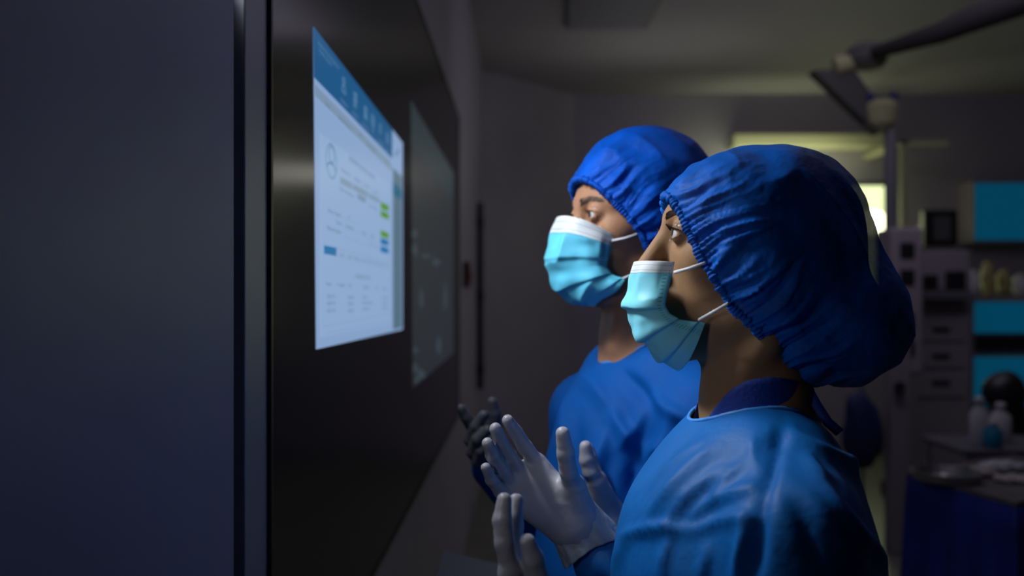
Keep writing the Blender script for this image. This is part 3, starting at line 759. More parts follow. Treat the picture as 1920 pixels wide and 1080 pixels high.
# ================================================================== PEOPLE
def rot(yaw, pitch, roll=0.0):
    # local: forward -X, up Z, camera side -Y.  pitch > 0 lifts the nose, yaw > 0 turns it towards the camera
    Ry = np.array([[math.cos(pitch), 0, math.sin(pitch)], [0, 1, 0], [-math.sin(pitch), 0, math.cos(pitch)]])
    Rz = np.array([[math.cos(yaw), -math.sin(yaw), 0], [math.sin(yaw), math.cos(yaw), 0], [0, 0, 1]])
    Rx = np.array([[1, 0, 0], [0, math.cos(roll), -math.sin(roll)], [0, math.sin(roll), math.cos(roll)]])
    return Rz@Ry@Rx

class Head:
    def __init__(s, O, R, sc_): s.O = np.array(O, float); s.R = R; s.s = sc_
    def to_w(s, v): return s.O+(np.asarray(v, float)*s.s)@s.R.T
    def to_l(s, p): return ((np.asarray(p, float)-s.O)@s.R)/s.s
    def px(s, px, py, Y): return s.to_l(P(px, py, Y))
    def grid_l(s, G):
        d = [G[i]-s.O[i] for i in range(3)]
        return [sum(d[i]*s.R[i, j] for i in range(3))/s.s for j in range(3)]

def head_sdf(H, male, neck):
    k = H.s
    def f(G):
        p = H.grid_l(G); q = [p[0], np.abs(p[1]), p[2]]
        d = ell(p, (0, 0, 0.002), (0.095, 0.075, 0.085))
        d = sm(d, ell(p, (-0.036, 0, 0.022), (0.0635, 0.06, 0.05)), 0.02)
        d = sm(d, ell(p, (-0.052, 0, -0.045), (0.050, 0.054, 0.075)), 0.025)          # middle of the face
        d = sm(d, cone(q, (-0.005, 0.052, -0.075), (-0.085, 0.012, -0.118), 0.017, 0.017), 0.022)  # jaw
        d = sm(d, ell(q, (-0.064, 0.042, -0.026), (0.026, 0.020, 0.020)), 0.018)     # cheek bone
        d = sm(d, cone(q, (-0.094, 0.010, 0.017), (-0.070, 0.047, 0.014), 0.011 if male else 0.0095, 0.011), 0.014)  # brow ridge
        d = smsub(d, ell(q, (-0.106, 0.031, -0.001), (0.016, 0.016, 0.0125)), 0.012)   # socket
        d = sm(d, cone(p, (-0.099, 0, 0.006), (-0.125, 0, -0.036), 0.0085, 0.0115), 0.010)  # nose
        d = sm(d, ell(q, (-0.113, 0.012, -0.041), (0.011, 0.007, 0.008)), 0.006)
        d = sm(d, ell(p, (-0.101, 0, -0.072), (0.017, 0.024, 0.016)), 0.012)          # lips
        # eyelids around the ball with the opening between them
        ey = (-0.0905, 0.0315, 0.0)
        d = sm(d, sph(q, ey, 0.0138), 0.006)
        op = ell(q, (-0.1045, 0.0325, -0.0008), (0.0075, 0.0135, 0.0044))
        d = smsub(d, op, 0.0015)
        crease = cone(q, (-0.1035, 0.026, 0.0085), (-0.094, 0.044, 0.0065), 0.0012, 0.0012)
        d = smsub(d, crease, 0.002)
        # ears (under the cap)
        d = sm(d, ell(q, (0.012, 0.070, -0.018), (0.017, 0.006, 0.028)), 0.006)
        d = d*k
        for (a, b, ra, rb, kk) in neck: d = sm(d, cone(G, a, b, ra, rb), kk)
        return d
    return f

def eye_parts(H, side, parent, gaze):
    c = np.array([-0.0905, side*0.0315, 0.0]); r = 0.0122
    g = np.array(gaze, float); g /= np.linalg.norm(g)
    a = np.array([0, 0, 1.0]); u = np.cross(a, g); u /= np.linalg.norm(u); v = np.cross(g, u)
    vs = []; fs = []; mi = []; n = 28; rings = 16
    angs = [0.001, 0.09, 0.19, 0.30, 0.42, 0.50]+[0.50+(math.pi-0.52)*k/(rings-5) for k in range(1, rings-4)]
    for i, t in enumerate(angs):
        rr_ = r*(1.04 if t < 0.5 else 1.0)
        for k in range(n):
            an = 2*math.pi*k/n
            vs.append(H.to_w(c+rr_*(math.cos(t)*g+math.sin(t)*(math.cos(an)*u+math.sin(an)*v))))
    for i in range(len(angs)-1):
        for k in range(n):
            fs.append((i*n+k, (i+1)*n+k, (i+1)*n+(k+1) % n, i*n+(k+1) % n)); mi.append(2 if i < 2 else (1 if i < 5 else 0))
    fs.append(tuple(range(n))); mi.append(2)
    link_mesh('eye', vs, fs, None, parent, True, mats=[M['eye'], M['iris'], M['pupil']], midx=mi)
    # lashes
    for up, nm in ((1, 16), (-1, 10)):
        pass
    lb = MB()
    for up, cnt, ln_ in (((1, 20, 0.0068), (-1, 12, 0.0035)) if H.s == 1 else ((1, 12, 0.004), (-1, 6, 0.002))):
        for k in range(cnt):
            t = (k+0.5)/cnt*2-1
            y = side*(0.0325+t*0.0125)
            z = (0.0052*math.sqrt(max(0, 1-t*t*0.95)) if up > 0 else -0.0056*math.sqrt(max(0, 1-t*t*0.95)))-0.0008
            x = -0.0905-math.sqrt(max(1e-8, 0.0139**2-(y-side*0.0315)**2-z*z))
            p0 = np.array([x+0.0006, y, z]); dr = np.array([-1.0, side*0.35*t+side*0.15, up*0.25]); dr /= np.linalg.norm(dr)
            pts = [p0, p0+dr*ln_*0.5+np.array([0, 0, up*ln_*0.1]), p0+dr*ln_*0.85+np.array([0, 0, up*ln_*0.5])]
            lb.tube([H.to_w(q) for q in pts], [0.00042, 0.0003, 0.0001], 5)
    lb.build('eyelashes', M['lash'], parent)

def brow(H, side, parent, male, sdf):
    rr = random.Random(3 if male else 4); b = MB()
    n = 170 if male else 330
    for k in range(n):
        t = rr.random()
        y = 0.012+t*0.036; zc_ = 0.0175+0.006*math.sin(t*2.2)-0.007*t*t; wd = 0.0042*(1-0.6*t)*(1.3 if male else 0.9)
        z = zc_+wd*(rr.random()*2-1)
        # push out to the skin along -X
        xs = np.linspace(-0.125, -0.04, 120)
        W = H.to_w(np.stack([xs, np.full(120, side*y), np.full(120, z)], 1))
        val = sdf([W[:, 0], W[:, 1], W[:, 2]])
        i = int(np.argmax(val < 0)); x = xs[i]
        d = np.array([0.35+0.5*t, side*(0.8), 0.35-0.6*t]); d /= np.linalg.norm(d); L = 0.007
        p = np.array([x-0.0004, side*y, z])
        b.tube([H.to_w(p), H.to_w(p+d*L*0.5+np.array([-0.0005, 0, 0])), H.to_w(p+d*L+np.array([0.0002, 0, 0]))], [0.0004, 0.00035, 0.0001], 4)
    b.build('eyebrow', M['browm' if male else 'brow'], parent)

def cap_build(H, parent, sdf_l, rim, bounds, mt, amp, seed, h=0.0018, fold_freq=150.0, hairfn=None):
    """bouffant cap: shell in head coordinates, cut along the rim line, with a gathered elastic band"""
    rim = np.array(rim)                        # (a, c) from the forehead down to the nape
    def ra(c): return np.interp(c, rim[::-1, 1], rim[::-1, 0])
    V, Q = nets(sdf_l, bounds[0], bounds[1], h)
    V = relax(V, Q, 2)
    # arclength of the nearest rim point, distance from the rim
    fine = []; 
    for i in range(len(rim)-1):
        for t in np.linspace(0, 1, 24, endpoint=False): fine.append(rim[i]+(rim[i+1]-rim[i])*t)
    fine = np.array(fine); ds = np.r_[0, np.cumsum(np.linalg.norm(np.diff(fine, axis=0), axis=1))]
    s = np.zeros(len(V)); dist = np.full(len(V), 9.0)
    for j in range(0, len(fine)):
        dd = np.hypot(V[:, 0]-fine[j, 0], V[:, 2]-fine[j, 1]); better = dd < dist
        dist[better] = dd[better]; s[better] = ds[j]
    N = normals(V, Q)
    sn = s+0.008*vnoise(V, 25, seed)+0.25*np.abs(V[:, 1])*0
    near = np.exp(-dist/0.026); mid = np.exp(-((dist-0.035)/0.035)**2)
    tri = lambda x: 1-np.abs(((x/(2*math.pi)) % 1)*2-1)*2
    pl = tri(sn*fold_freq*6.0)
    disp = amp*(1.5*near*pl + 1.6*np.exp(-((dist-0.02)/0.03)**2)*tri(sn*330+vnoise(V, 30, seed+9)*2) + 4.2*mid*np.clip(ridge(np.stack([sn*1.6, V[:, 1]*0.4, dist*0.35], 1), 42, seed), -0.6, 1)*0.8
                + 2.6*ridge(np.stack([V[:, 0]+V[:, 2]*0.8, V[:, 1], V[:, 2]*0.5-V[:, 0]*0.4], 1), 22, seed+2)*np.clip(dist/0.03, 0, 1)
                + 0.8*vnoise(V, 60, seed+5))
    V = V+N*disp[:, None]
    ok = V[:, 0] > ra(V[:, 2])
    V2, Q2 = keep(V, Q, ok)
    link_mesh('bouffant_cap', H.to_w(V2), Q2, mt, parent, True)
    # rim band
    def side_b(a, c):
        bs = np.linspace(0.15, 0.0, 300)
        val = sdf_l([np.full(300, a), bs, np.full(300, c)])
        i = int(np.argmax(val < 0)); return (bs[i] if val[i] < 0 else None)
    path = []
    for a, c in fine[::1]:
        b_ = side_b(a, c)
        if b_ is not None: path.append((a, b_, c))
    near_side = [(a, -b_, c) for a, b_, c in path]
    loop = near_side[::-1]+[(p[0], p[1], p[2]) for p in path]
    loop = np.array(loop)
    # resample
    L = np.r_[0, np.cumsum(np.linalg.norm(np.diff(loop, axis=0), axis=1))]
    nS = int(L[-1]/0.0009); ss = np.linspace(0, L[-1], nS)
    lp = np.stack([np.interp(ss, L, loop[:, i]) for i in range(3)], 1)
    for _ in range(20): lp[1:-1] = 0.5*lp[1:-1]+0.25*(lp[:-2]+lp[2:])
    rad = [(0.0030+0.0024*abs(math.sin(x/0.0042*math.pi+1.6*math.sin(x*90))))*(1+0.22*math.sin(x*310+math.sin(x*120)*2)) for x in ss]
    tb_ = MB(); tb_.tube([H.to_w(p) for p in lp], [r_*H.s for r_ in rad], 10)
    tb_.build('elastic_band', mt, parent, True)
    return lp

def mask_build(H, parent, F, S, mt, p_, pleats, seed, straps, rstrap=0.0017, ra_=0.0022):
    """pleated mask: F is the centre line, S the side edge (both head coordinates), u runs side to side"""
    F = np.array(F); S = np.array(S); nv = 121; nu = 121
    tv = np.linspace(0, 1, nv); tF = np.linspace(0, 1, len(F)); tS = np.linspace(0, 1, len(S))
    Fi = np.stack([np.interp(tv, tF, F[:, i]) for i in range(3)], 1); Si = np.stack([np.interp(tv, tS, S[:, i]) for i in range(3)], 1)
    for _ in range(6): Fi[1:-1] = 0.5*Fi[1:-1]+0.25*(Fi[:-2]+Fi[2:])
    vs = []; uv = []
    for i, v in enumerate(tv):
        for j in range(nu):
            u = j/(nu-1)*2-1; ph = u*math.pi/2; c = math.cos(ph)**p_; s_ = math.sin(ph)
            a = Si[i, 0]+(Fi[i, 0]-Si[i, 0])*c; cc = Si[i, 2]+(Fi[i, 2]-Si[i, 2])*c; b = -abs(Si[i, 1])*(-s_)
            vs.append((a, b, cc)); uv.append(((u+1)/2, v))
    V = np.array(vs); q = np.array([(i*nu+j, i*nu+j+1, (i+1)*nu+j+1, (i+1)*nu+j) for i in range(nv-1) for j in range(nu-1)])
    N = normals(V, q); 
    if np.mean(N[:, 0]) > 0: q = q[:, ::-1]; N = -N
    UV = np.array(uv); d = np.zeros(len(V))
    for (v0, wdt, am, skew) in pleats:
        # each pleat: a sharp step under a fold that fans out from the side edge
        x = (UV[:, 1]-(v0+skew*(1-np.abs(UV[:, 0]*2-1))))/wdt
        d += am*np.where(x < 0, np.exp(-(x/1.6)**2), np.exp(-(x/0.35)**2))*(0.35+0.65*(1-np.abs(UV[:, 0]*2-1)**2))
    edge = np.clip((1-np.abs(UV[:, 0]*2-1))/0.1, 0, 1)*np.clip(UV[:, 1]/0.16, 0, 1)
    d += edge*(ra_*ridge(V*np.array([1, 1, 1.0]), 30, seed)+0.0012*vnoise(V, 70, seed))
    V = V+N*d[:, None]
    o = link_mesh('face_mask', H.to_w(V), q, mt, parent, True, uvs=UV)
    sd = o.modifiers.new('thickness', 'SOLIDIFY'); sd.thickness = 0.0008; sd.offset = 0
    for path in straps:
        for sy in (1, -1):
            MB().tube([H.to_w((x[0], sy*x[1], x[2])) for x in path], rstrap, 8).build('mask_strap', M['strap'], parent, True)
    return o

def garment(name, f, lo, hi, h, folds, mt, parent, cut=None, noise_amp=0.003, seed=0, it=3, ncut=None):
    V, Q = nets(f, lo, hi, h); V = relax(V, Q, it); N = normals(V, Q)
    d = noise_amp*(ridge(V*np.array([1, 1, 0.5]), 9, seed)*0.6+vnoise(V*np.array([1, 1, 0.6]), 22, seed+1)*0.5)
    PX = VX+V[:, 0]*FPX/V[:, 1]; PY = VY-(V[:, 2]-CAMZ)*FPX/V[:, 1]
    facing = np.clip((-(N*(V-np.array([0, 0, CAMZ]))).sum(1)/np.linalg.norm(V-np.array([0, 0, CAMZ]), axis=1))*3+0.4, 0, 1)
    for (p0, p1, wdt, am, asym) in folds:
        am = am*(1.35 if seed == 6 else 1.1)
        p0 = np.asarray(p0, float); p1 = np.asarray(p1, float); e = p1-p0; L = np.linalg.norm(e); e = e/L
        rx_, ry_ = PX-p0[0], PY-p0[1]; t = rx_*e[0]+ry_*e[1]; tc = np.clip(t, 0, L)
        # gentle wander so that no fold is a ruled line
        sd_ = rx_*e[1]-ry_*e[0]+4*np.sin(t/L*5+p0[0]); dist = np.hypot(sd_, t-tc)
        prof = np.where(sd_ > 0, np.clip(1-dist/(wdt*asym), 0, 1), np.clip(1-dist/wdt, 0, 1))
        prof = prof*(0.4*prof+0.6)
        d += am*prof*np.clip(np.sin(np.clip(t/L, 0.0, 1)*math.pi*0.9+0.15), 0, 1)*facing
    V = relax(V+N*d[:, None], Q, 2)
    if cut is not None:
        V, Q = keep(V, Q, ~cut(V))
    return link_mesh(name, V, Q, mt, parent, True)

def ring_on(f, cxy, rx, ry, zt, zb, n=96, yaw=0.0, lift=0.0):
    out = []
    for k in range(n):
        a = 2*math.pi*k/n; x0, y0 = rx*math.cos(a), ry*math.sin(a)
        x = cxy[0]+x0*math.cos(yaw)-y0*math.sin(yaw); y = cxy[1]+x0*math.sin(yaw)+y0*math.cos(yaw)
        zs_ = np.linspace(zt, zb, 400); val = f([np.full(400, x), np.full(400, y), zs_])
        i = int(np.argmax(val < 0)); out.append(np.array([x, y, zs_[i]+lift]))
    return out

def glove(name, chains, palm, mt, parent, h=0.0014, wr=None, kf=0.004, kp=0.012):
    """chains: list of [(point, radius), ...] per finger from knuckle to tip; palm: list of cones (a, b, ra, rb)"""
    allp = np.array([p for c in chains for p, _ in c]+[x for q in palm for x in q[:2]])
    rmx = 0.04
    lo = allp.min(0)-rmx; hi = allp.max(0)+rmx
    def f(G):
        d = None
        for a, b, ra_, rb_ in palm:
            e = cone(G, a, b, ra_, rb_); d = e if d is None else sm(d, e, kp)
        for c in chains:
            g = None
            for i in range(len(c)-1):
                e = cone(G, c[i][0], c[i+1][0], c[i][1], c[i+1][1]); g = e if g is None else sm(g, e, 0.003)
            d = sm(d, g, kf)
        return d
    V, Q = nets(f, lo, hi, h); V = relax(V, Q, 2); N = normals(V, Q)
    V = V+N*(0.0005*ridge(V, 45, 3)+0.0002*vnoise(V, 200, 4))[:, None]
    return link_mesh(name, V, Q, mt, parent, True)

def cuff_build(name, c0, c1, r0, r1, mt, parent, seed=0, flat=0.75, n=72, rows=22):
    c0 = np.array(c0, float); c1 = np.array(c1, float); t = c1-c0; t /= np.linalg.norm(t)
    u = np.cross(t, [0, 1.0, 0]); u /= np.linalg.norm(u); v = np.cross(t, u)
    vs = []; rr = random.Random(seed); ph = [rr.random()*6 for _ in range(5)]
    for i in range(rows+1):
        k = i/rows; c = c0+(c1-c0)*k; r = r0+(r1-r0)*(k**0.8)
        for j in range(n):
            a = 2*math.pi*j/n
            w_ = 1+0.05*math.sin(5*a+ph[0]+3*k)*k+0.035*math.sin(11*a+ph[1]-4*k)*k+0.02*math.sin(19*a+ph[2]+6*k)
            e = 0.006*math.sin(2*a+ph[3])*k
            vs.append(c+t*e+r*w_*(math.cos(a)*u+flat*math.sin(a)*v))
    fs = [(i*n+j, i*n+(j+1) % n, (i+1)*n+(j+1) % n, (i+1)*n+j) for i in range(rows) for j in range(n)]
    o = link_mesh(name, vs, fs, mt, parent, True)
    s = o.modifiers.new('thickness', 'SOLIDIFY'); s.thickness = 0.0006
    b = MB(); ringp = [np.array(vs[rows*n+j]) for j in range(n)]+[np.array(vs[rows*n])]
    b.tube(ringp, 0.0012, 6, cap=False); b.build('rolled_edge', mt, o, True) if False else None
    return o

# ------------------------------------------------------------------ the woman
WY = 1.0
wo = thing('person', 'person in profile at front, blue bouffant cap, light blue mask, blue gown, gloved hands raised', 'person', (0.24, WY, 0))
HW = Head(P(1430, 440, WY), rot(0, 0), 1.0)
nz = CAMZ
neckw = [(P(1402, 590, WY), P(1420, 770, WY), 0.052, 0.054, 0.02), (P(1420, 770, WY), P(1440, 900, WY), 0.055, 0.07, 0.03),
         (P(1395, 690, 0.962), P(1345, 800, 0.978), 0.012, 0.011, 0.014), (P(1440, 640, 0.95), P(1395, 690, 0.962), 0.014, 0.012, 0.016),
         (P(1440, 890, 0.92), P(1440, 890, 1.08), 0.04, 0.04, 0.05)]
hw = head_sdf(HW, False, neckw)
V, Q = nets(hw, (0.09, 0.82, CAMZ-0.24), (0.40, 1.18, CAMZ+0.17), 0.0017)
V = relax(V, Q, 1)
link_mesh('body', V, Q, M['skinw'], wo, True)
for s_ in (-1, 1):
    eye_parts(HW, s_, wo, (-1, 0.05, 0.18)); brow(HW, s_, wo, False, hw)
# hair and cap in head coordinates
def cap_l(p, d=0.0):
    e = ell(p, (0.0, 0, 0.003), (0.1025+d, 0.088+d, 0.0915+d))
    e = sm(e, cone(p, (0.03, 0, 0.012), (0.085, 0, -0.085), 0.070+d, 0.061+d), 0.02)
    e = sm(e, ell(p, (0.086, 0, -0.092), (0.067+d, 0.074+d, 0.066+d)), 0.02)
    e = sm(e, ell(p, (0.035, 0, -0.105), (0.06+d, 0.062+d, 0.045+d)), 0.03)
    e = sm(e, ell(p, (-0.005, 0, -0.045), (0.088, 0.084, 0.085)), 0.03)
    e = sm(e, ell(p, (-0.034, 0, 0.026), (0.0715, 0.068, 0.056)), 0.015)
    return e
rimw = [(-0.16, 0.056), (-0.112, 0.051), (-0.1045, 0.044), (-0.100, 0.032), (-0.091, 0.0095), (-0.076, -0.030), (-0.048, -0.077), (-0.022, -0.100), (0.008, -0.135), (0.02, -0.155), (0.03, -0.2)]
cap_build(HW, wo, cap_l, rimw, ((-0.13, -0.12, -0.19), (0.19, 0.12, 0.13)), M['capw'], 0.0016, 1)
def hair_l(p):
    e = ell(p, (0.008, 0, 0.003), (0.097, 0.080, 0.087))
    e = sm(e, cone(p, (0.035, 0, 0.0), (0.075, 0, -0.075), 0.064, 0.046), 0.02)
    return sm(e, ell(p, (0.080, 0, -0.098), (0.058, 0.062, 0.052)), 0.02)
V, Q = nets(hair_l, (-0.12, -0.1, -0.17), (0.17, 0.1, 0.11), 0.004)
V, Q = keep(V, Q, V[:, 0] > np.interp(V[:, 2], [-0.2, -0.135, -0.1, -0.03, 0.01, 0.04, 0.055], [0.05, 0.03, -0.0, -0.055, -0.07, -0.08, -0.085]))
link_mesh('hair', HW.to_w(V), Q, M['hair'], wo, True)

ef = 0.0
Fw = [HW.px(x, y, WY) for x, y in [(1190, 491), (1186, 512), (1182, 540), (1179, 572), (1185, 603), (1197, 630), (1221, 658), (1248, 679), (1272, 691)]]
Sw = [HW.px(x, y, 0.948) for x, y in [(1265, 491), (1261, 512), (1254, 540), (1247, 572), (1256, 588), (1275, 599), (1300, 603), (1318, 604), (1322, 606)]]
mask_build(HW, wo, Fw, Sw, M['maskw'], 0.62,
           [(0.40, 0.045, 0.0060, -0.02), (0.60, 0.05, 0.0055, 0.05), (0.80, 0.05, 0.0045, 0.04)], 5,
           [[HW.px(1264, 511, 0.945), HW.px(1290, 504, 0.937), HW.px(1322, 493, 0.925)],
            [HW.px(1310, 600, 0.945), HW.px(1332, 588, 0.936), HW.px(1365, 569, 0.922)]])

# gown of the woman
LSH = (0.250, 0.855, CAMZ-0.215); RSH = (0.250, 1.15, CAMZ-0.20)
LEL = (0.250, 0.80, CAMZ-0.47); REL = (0.22, 1.22, CAMZ-0.46)
LWR = tuple(P(975, 1165, 0.86)); RWR = tuple(P(1128, 1052, 1.125))
def gown_w(G):
    d = cone(G, LSH, RSH, 0.052, 0.052)
    d = sm(d, cone(G, (0.248, 0.93, CAMZ-0.175), (0.248, 1.07, CAMZ-0.175), 0.050, 0.050), 0.05)
    d = sm(d, ell(G, (0.245, 1.0, CAMZ-0.33), (0.135, 0.17, 0.22)), 0.05)
    d = sm(d, ell(G, (0.200, 1.0, CAMZ-0.27), (0.085, 0.13, 0.09)), 0.05)
    d = sm(d, cone(G, (0.24, 1.0, CAMZ-0.45), (0.24, 1.0, CAMZ-1.0), 0.155, 0.19), 0.08)
    d = sm(d, cone(G, LSH, LEL, 0.054, 0.062), 0.03)
    d = sm(d, cone(G, LEL, LWR, 0.060, 0.040), 0.03)
    d = sm(d, cone(G, RSH, REL, 0.062, 0.064), 0.03)
    d = sm(d, cone(G, REL, RWR, 0.062, 0.036), 0.03)
    return d
fY = 0.86
fw_ = [((1468, 790), (1440, 935), 26, -0.012, 0.6), ((1440, 930), (1405, 1100), 26, -0.010, 0.8),
       ((1352, 838), (1200, 990), 46, 0.013, 0.5), ((1362, 870), (1240, 1005), 34, 0.010, 0.5), ((1330, 815), (1215, 930), 22, 0.006, 0.6),
       ((1165, 1002), (1300, 985), 26, 0.010, 0.4), ((1290, 992), (1432, 962), 22, 0.008, 0.4),
       ((1425, 905), (1290, 975), 22, 0.008, 0.6), ((1400, 860), (1340, 940), 20, 0.006, 0.6), ((1455, 830), (1435, 900), 18, 0.006, 0.7),
       ((1262, 1000), (1245, 1100), 24, 0.008, 0.5), ((1398, 960), (1385, 1100), 16, 0.008, 0.8), ((1330, 1010), (1320, 1100), 22, 0.005, 0.7),
       ((1180, 990), (1150, 1100), 20, 0.006, 0.7), ((1470, 800), (1610, 880), 26, 0.007, 0.5), ((1520, 880), (1690, 1090), 26, 0.009, 0.5),
       ((1585, 850), (1660, 960), 20, 0.007, 0.6), ((1420, 815), (1412, 880), 16, 0.005, 0.7), ((1500, 850), (1560, 900), 20, 0.006, 0.6),
       ((1500, 910), (1640, 1090), 24, 0.007, 0.6), ((1480, 930), (1560, 1090), 30, -0.008, 0.7), ((1590, 900), (1590, 850), 18, 0.006, 0.6)]
nc = (0.243, 1.0)
def cut_w(V): return (((V[:, 0]-nc[0])/0.062)**2+((V[:, 1]-nc[1])/0.066)**2 < 1) & (V[:, 2] > CAMZ-0.26)
garment('surgical_gown', gown_w, (-0.08, 0.62, 0.42), (0.46, 1.34, CAMZ-0.07), 0.0048, fw_, M['gown'], wo, cut=cut_w, seed=2, noise_amp=0.003)
rg = ring_on(gown_w, nc, 0.064, 0.068, CAMZ-0.05, CAMZ-0.25, 120, lift=0.001)
MB().tube(rg+[rg[0]], 0.0022, 8, cap=False).build('neck_piping', M['piping'], wo, True)
# navy scrub collar standing between the neck and the gown, open in front
vs = []; n = len(rg); rows = 8
for r_ in range(rows+1):
    k = r_/rows
    for j, p in enumerate(rg):
        a = 2*math.pi*j/n; front = max(0, -math.cos(a))
        rise = 0.030*(1-front**3)*k*1.0-0.020*(1-k)-0.025*front**4
        sc2 = 1.0-0.06*k*(1-front)
        vs.append(np.array([nc[0]+(p[0]-nc[0])*sc2*0.985, nc[1]+(p[1]-nc[1])*sc2*0.985, p[2]+rise]))
fs = [(r_*n+j, r_*n+(j+1) % n, (r_+1)*n+(j+1) % n, (r_+1)*n+j) for r_ in range(rows) for j in range(n)]
o = link_mesh('scrub_collar', vs, fs, M['scrub'], wo, True); s = o.modifiers.new('thickness', 'SOLIDIFY'); s.thickness = 0.0015
# tie band at the back of the neck
tie = MB(); tp0 = [P(1500, 716, 0.985), P(1518, 735, 0.97), P(1533, 762, 0.955), P(1552, 792, 0.95), P(1575, 812, 0.94)]
vs = []
for p in tp0: vs += [p+np.array([-0.004, 0, -0.003]), p+np.array([0.004, 0, 0.003])]
tie.add(vs, [(2*i, 2*i+1, 2*i+3, 2*i+2) for i in range(len(tp0)-1)])
o = tie.build('neck_tie', M['scrub'], wo, True); s = o.modifiers.new('thickness', 'SOLIDIFY'); s.thickness = 0.0015

# gloves of the woman: right hand, palm towards the camera
def ch(lst): return [(P(x, y, Y), r*0.93) for x, y, Y, r in lst]
idx_ = ch([(1006, 868, 1.12, 0.0100), (984, 838, 1.105, 0.0094), (966, 810, 1.09, 0.0085), (952, 788, 1.075, 0.0072)])
mid_ = ch([(976, 885, 1.115, 0.0100), (955, 856, 1.095, 0.0095), (939, 828, 1.078, 0.0088), (929, 804, 1.062, 0.0074)])
rng_ = ch([(960, 908, 1.11, 0.0098), (938, 880, 1.09, 0.0092), (923, 853, 1.073, 0.0084), (914, 831, 1.058, 0.0070)])
lit_ = ch([(966, 938, 1.105, 0.0090), (938, 921, 1.092, 0.0082), (921, 900, 1.078, 0.0074), (911, 877, 1.065, 0.0062)])
thb_ = ch([(1078, 925, 1.11, 0.0150), (1066, 885, 1.085, 0.0112), (1061, 850, 1.073, 0.0106), (1055, 812, 1.066, 0.0085)])
wrA = P(1078, 985, 1.12)
palmA = [(idx_[0][0], wrA, 0.0125, 0.024), (mid_[0][0], wrA, 0.0125, 0.024), (rng_[0][0], wrA, 0.0125, 0.022), (lit_[0][0], P(1052, 985, 1.12), 0.0115, 0.020),
         (P(1072, 915, 1.105), P(1088, 975, 1.12), 0.018, 0.022), (P(1010, 900, 1.118), P(1060, 950, 1.12), 0.014, 0.02), (wrA, P(1100, 1020, 1.125), 0.023, 0.021)]
gA = glove('glove', [idx_, mid_, rng_, lit_, thb_], palmA, M['glove'], wo)
gA['label'] = 'white glove on the raised open right hand'
cuff_build('glove_cuff', P(1066, 956, 1.12), P(1108, 1026, 1.122), 0.0290, 0.0400, M['cuff'], wo, 1)
# left hand, nearer the camera, seen edge on
y0 = 0.86
i2 = ch([(958, 1075, 0.850, 0.0100), (946, 1020, 0.848, 0.0098), (941, 975, 0.850, 0.0090), (945, 938, 0.852, 0.0072)])
m2 = ch([(968, 1070, 0.875, 0.0100), (958, 1015, 0.880, 0.0095), (962, 970, 0.886, 0.0088), (968, 938, 0.890, 0.0070)])
r2 = ch([(972, 1080, 0.893, 0.0095), (966, 1025, 0.900, 0.0088), (967, 990, 0.908, 0.0078), (970, 962, 0.914, 0.0066)])
l2 = ch([(975, 1090, 0.910, 0.0085), (970, 1045, 0.917, 0.0078), (970, 1015, 0.924, 0.0070), (972, 990, 0.930, 0.0058)])
t2 = ch([(1000, 1150, 0.852, 0.0135), (1010, 1090, 0.848, 0.0115), (1000, 1050, 0.845, 0.0105), (989, 1016, 0.843, 0.0078)])
wr2 = P(985, 1200, 0.865)
palm2 = [(x[0][0], wr2, 0.0125, 0.022) for x in (i2, m2, r2, l2)]+[(t2[0][0], wr2, 0.016, 0.022)]
gB = glove('glove', [i2, m2, r2, l2, t2], palm2, M['glove'], wo); gB['label'] = 'white glove on the left hand, cut by the lower picture edge'
# trousers and shoes below the gown
def legs(G, cx, cy, dx=0.0, dy=0.09):
    d = cone(G, (cx, cy-dy, 0.6), (cx, cy-dy, 0.07), 0.085, 0.06)
    return sm(d, cone(G, (cx, cy+dy, 0.6), (cx, cy+dy, 0.07), 0.085, 0.06), 0.01)
V, Q = nets(lambda G: legs(G, 0.25, 1.0), (0.12, 0.78, 0.03), (0.38, 1.22, 0.6), 0.012)
link_mesh('scrub_trousers', V, Q, M['scrub'], wo, True)
for yy in (0.91, 1.09):
    V, Q = nets(lambda G: np.maximum(cone(G, (0.27, yy, 0.035), (0.11, yy, 0.025), 0.045, 0.036), 0.0-G[2]), (0.05, yy-0.07, -0.02), (0.34, yy+0.07, 0.12), 0.008)
    V[:, 2] = np.maximum(V[:, 2], 0.0); link_mesh('shoe', V, Q, M['white'], wo, True)

# ------------------------------------------------------------------ the man
MY = 1.47
YAW = math.radians(20)
ma = thing('person', 'person behind, blue cap and bright cyan mask, gloved hand coloured as in shade, beside the display', 'person', (0.19, 1.5, 0))
HM = Head((0.189, MY, CAMZ+0.136), rot(YAW, math.radians(-7)), 1.05)
cyw, syw = math.cos(YAW), math.sin(YAW)
neckm = [(P(1190, 500, 1.47), P(1194, 640, 1.48), 0.054, 0.053, 0.02), (P(1194, 640, 1.48), P(1192, 760, 1.49), 0.053, 0.07, 0.03),
         (P(1178, 540, 1.42), P(1158, 650, 1.44), 0.013, 0.012, 0.016), (P(1170, 730, 1.56), P(1225, 730, 1.42), 0.04, 0.04, 0.05)]
hm = head_sdf(HM, True, neckm)
V, Q = nets(hm, (0.02, 1.27, CAMZ-0.17), (0.33, 1.66, CAMZ+0.26), 0.0022)
V = relax(V, Q, 1)
link_mesh('body', V, Q, M['skinm'], ma, True)
for s_ in (-1, 1):
    eye_parts(HM, s_, ma, (-1, 0.15, 0.10)); brow(HM, s_, ma, True, hm)
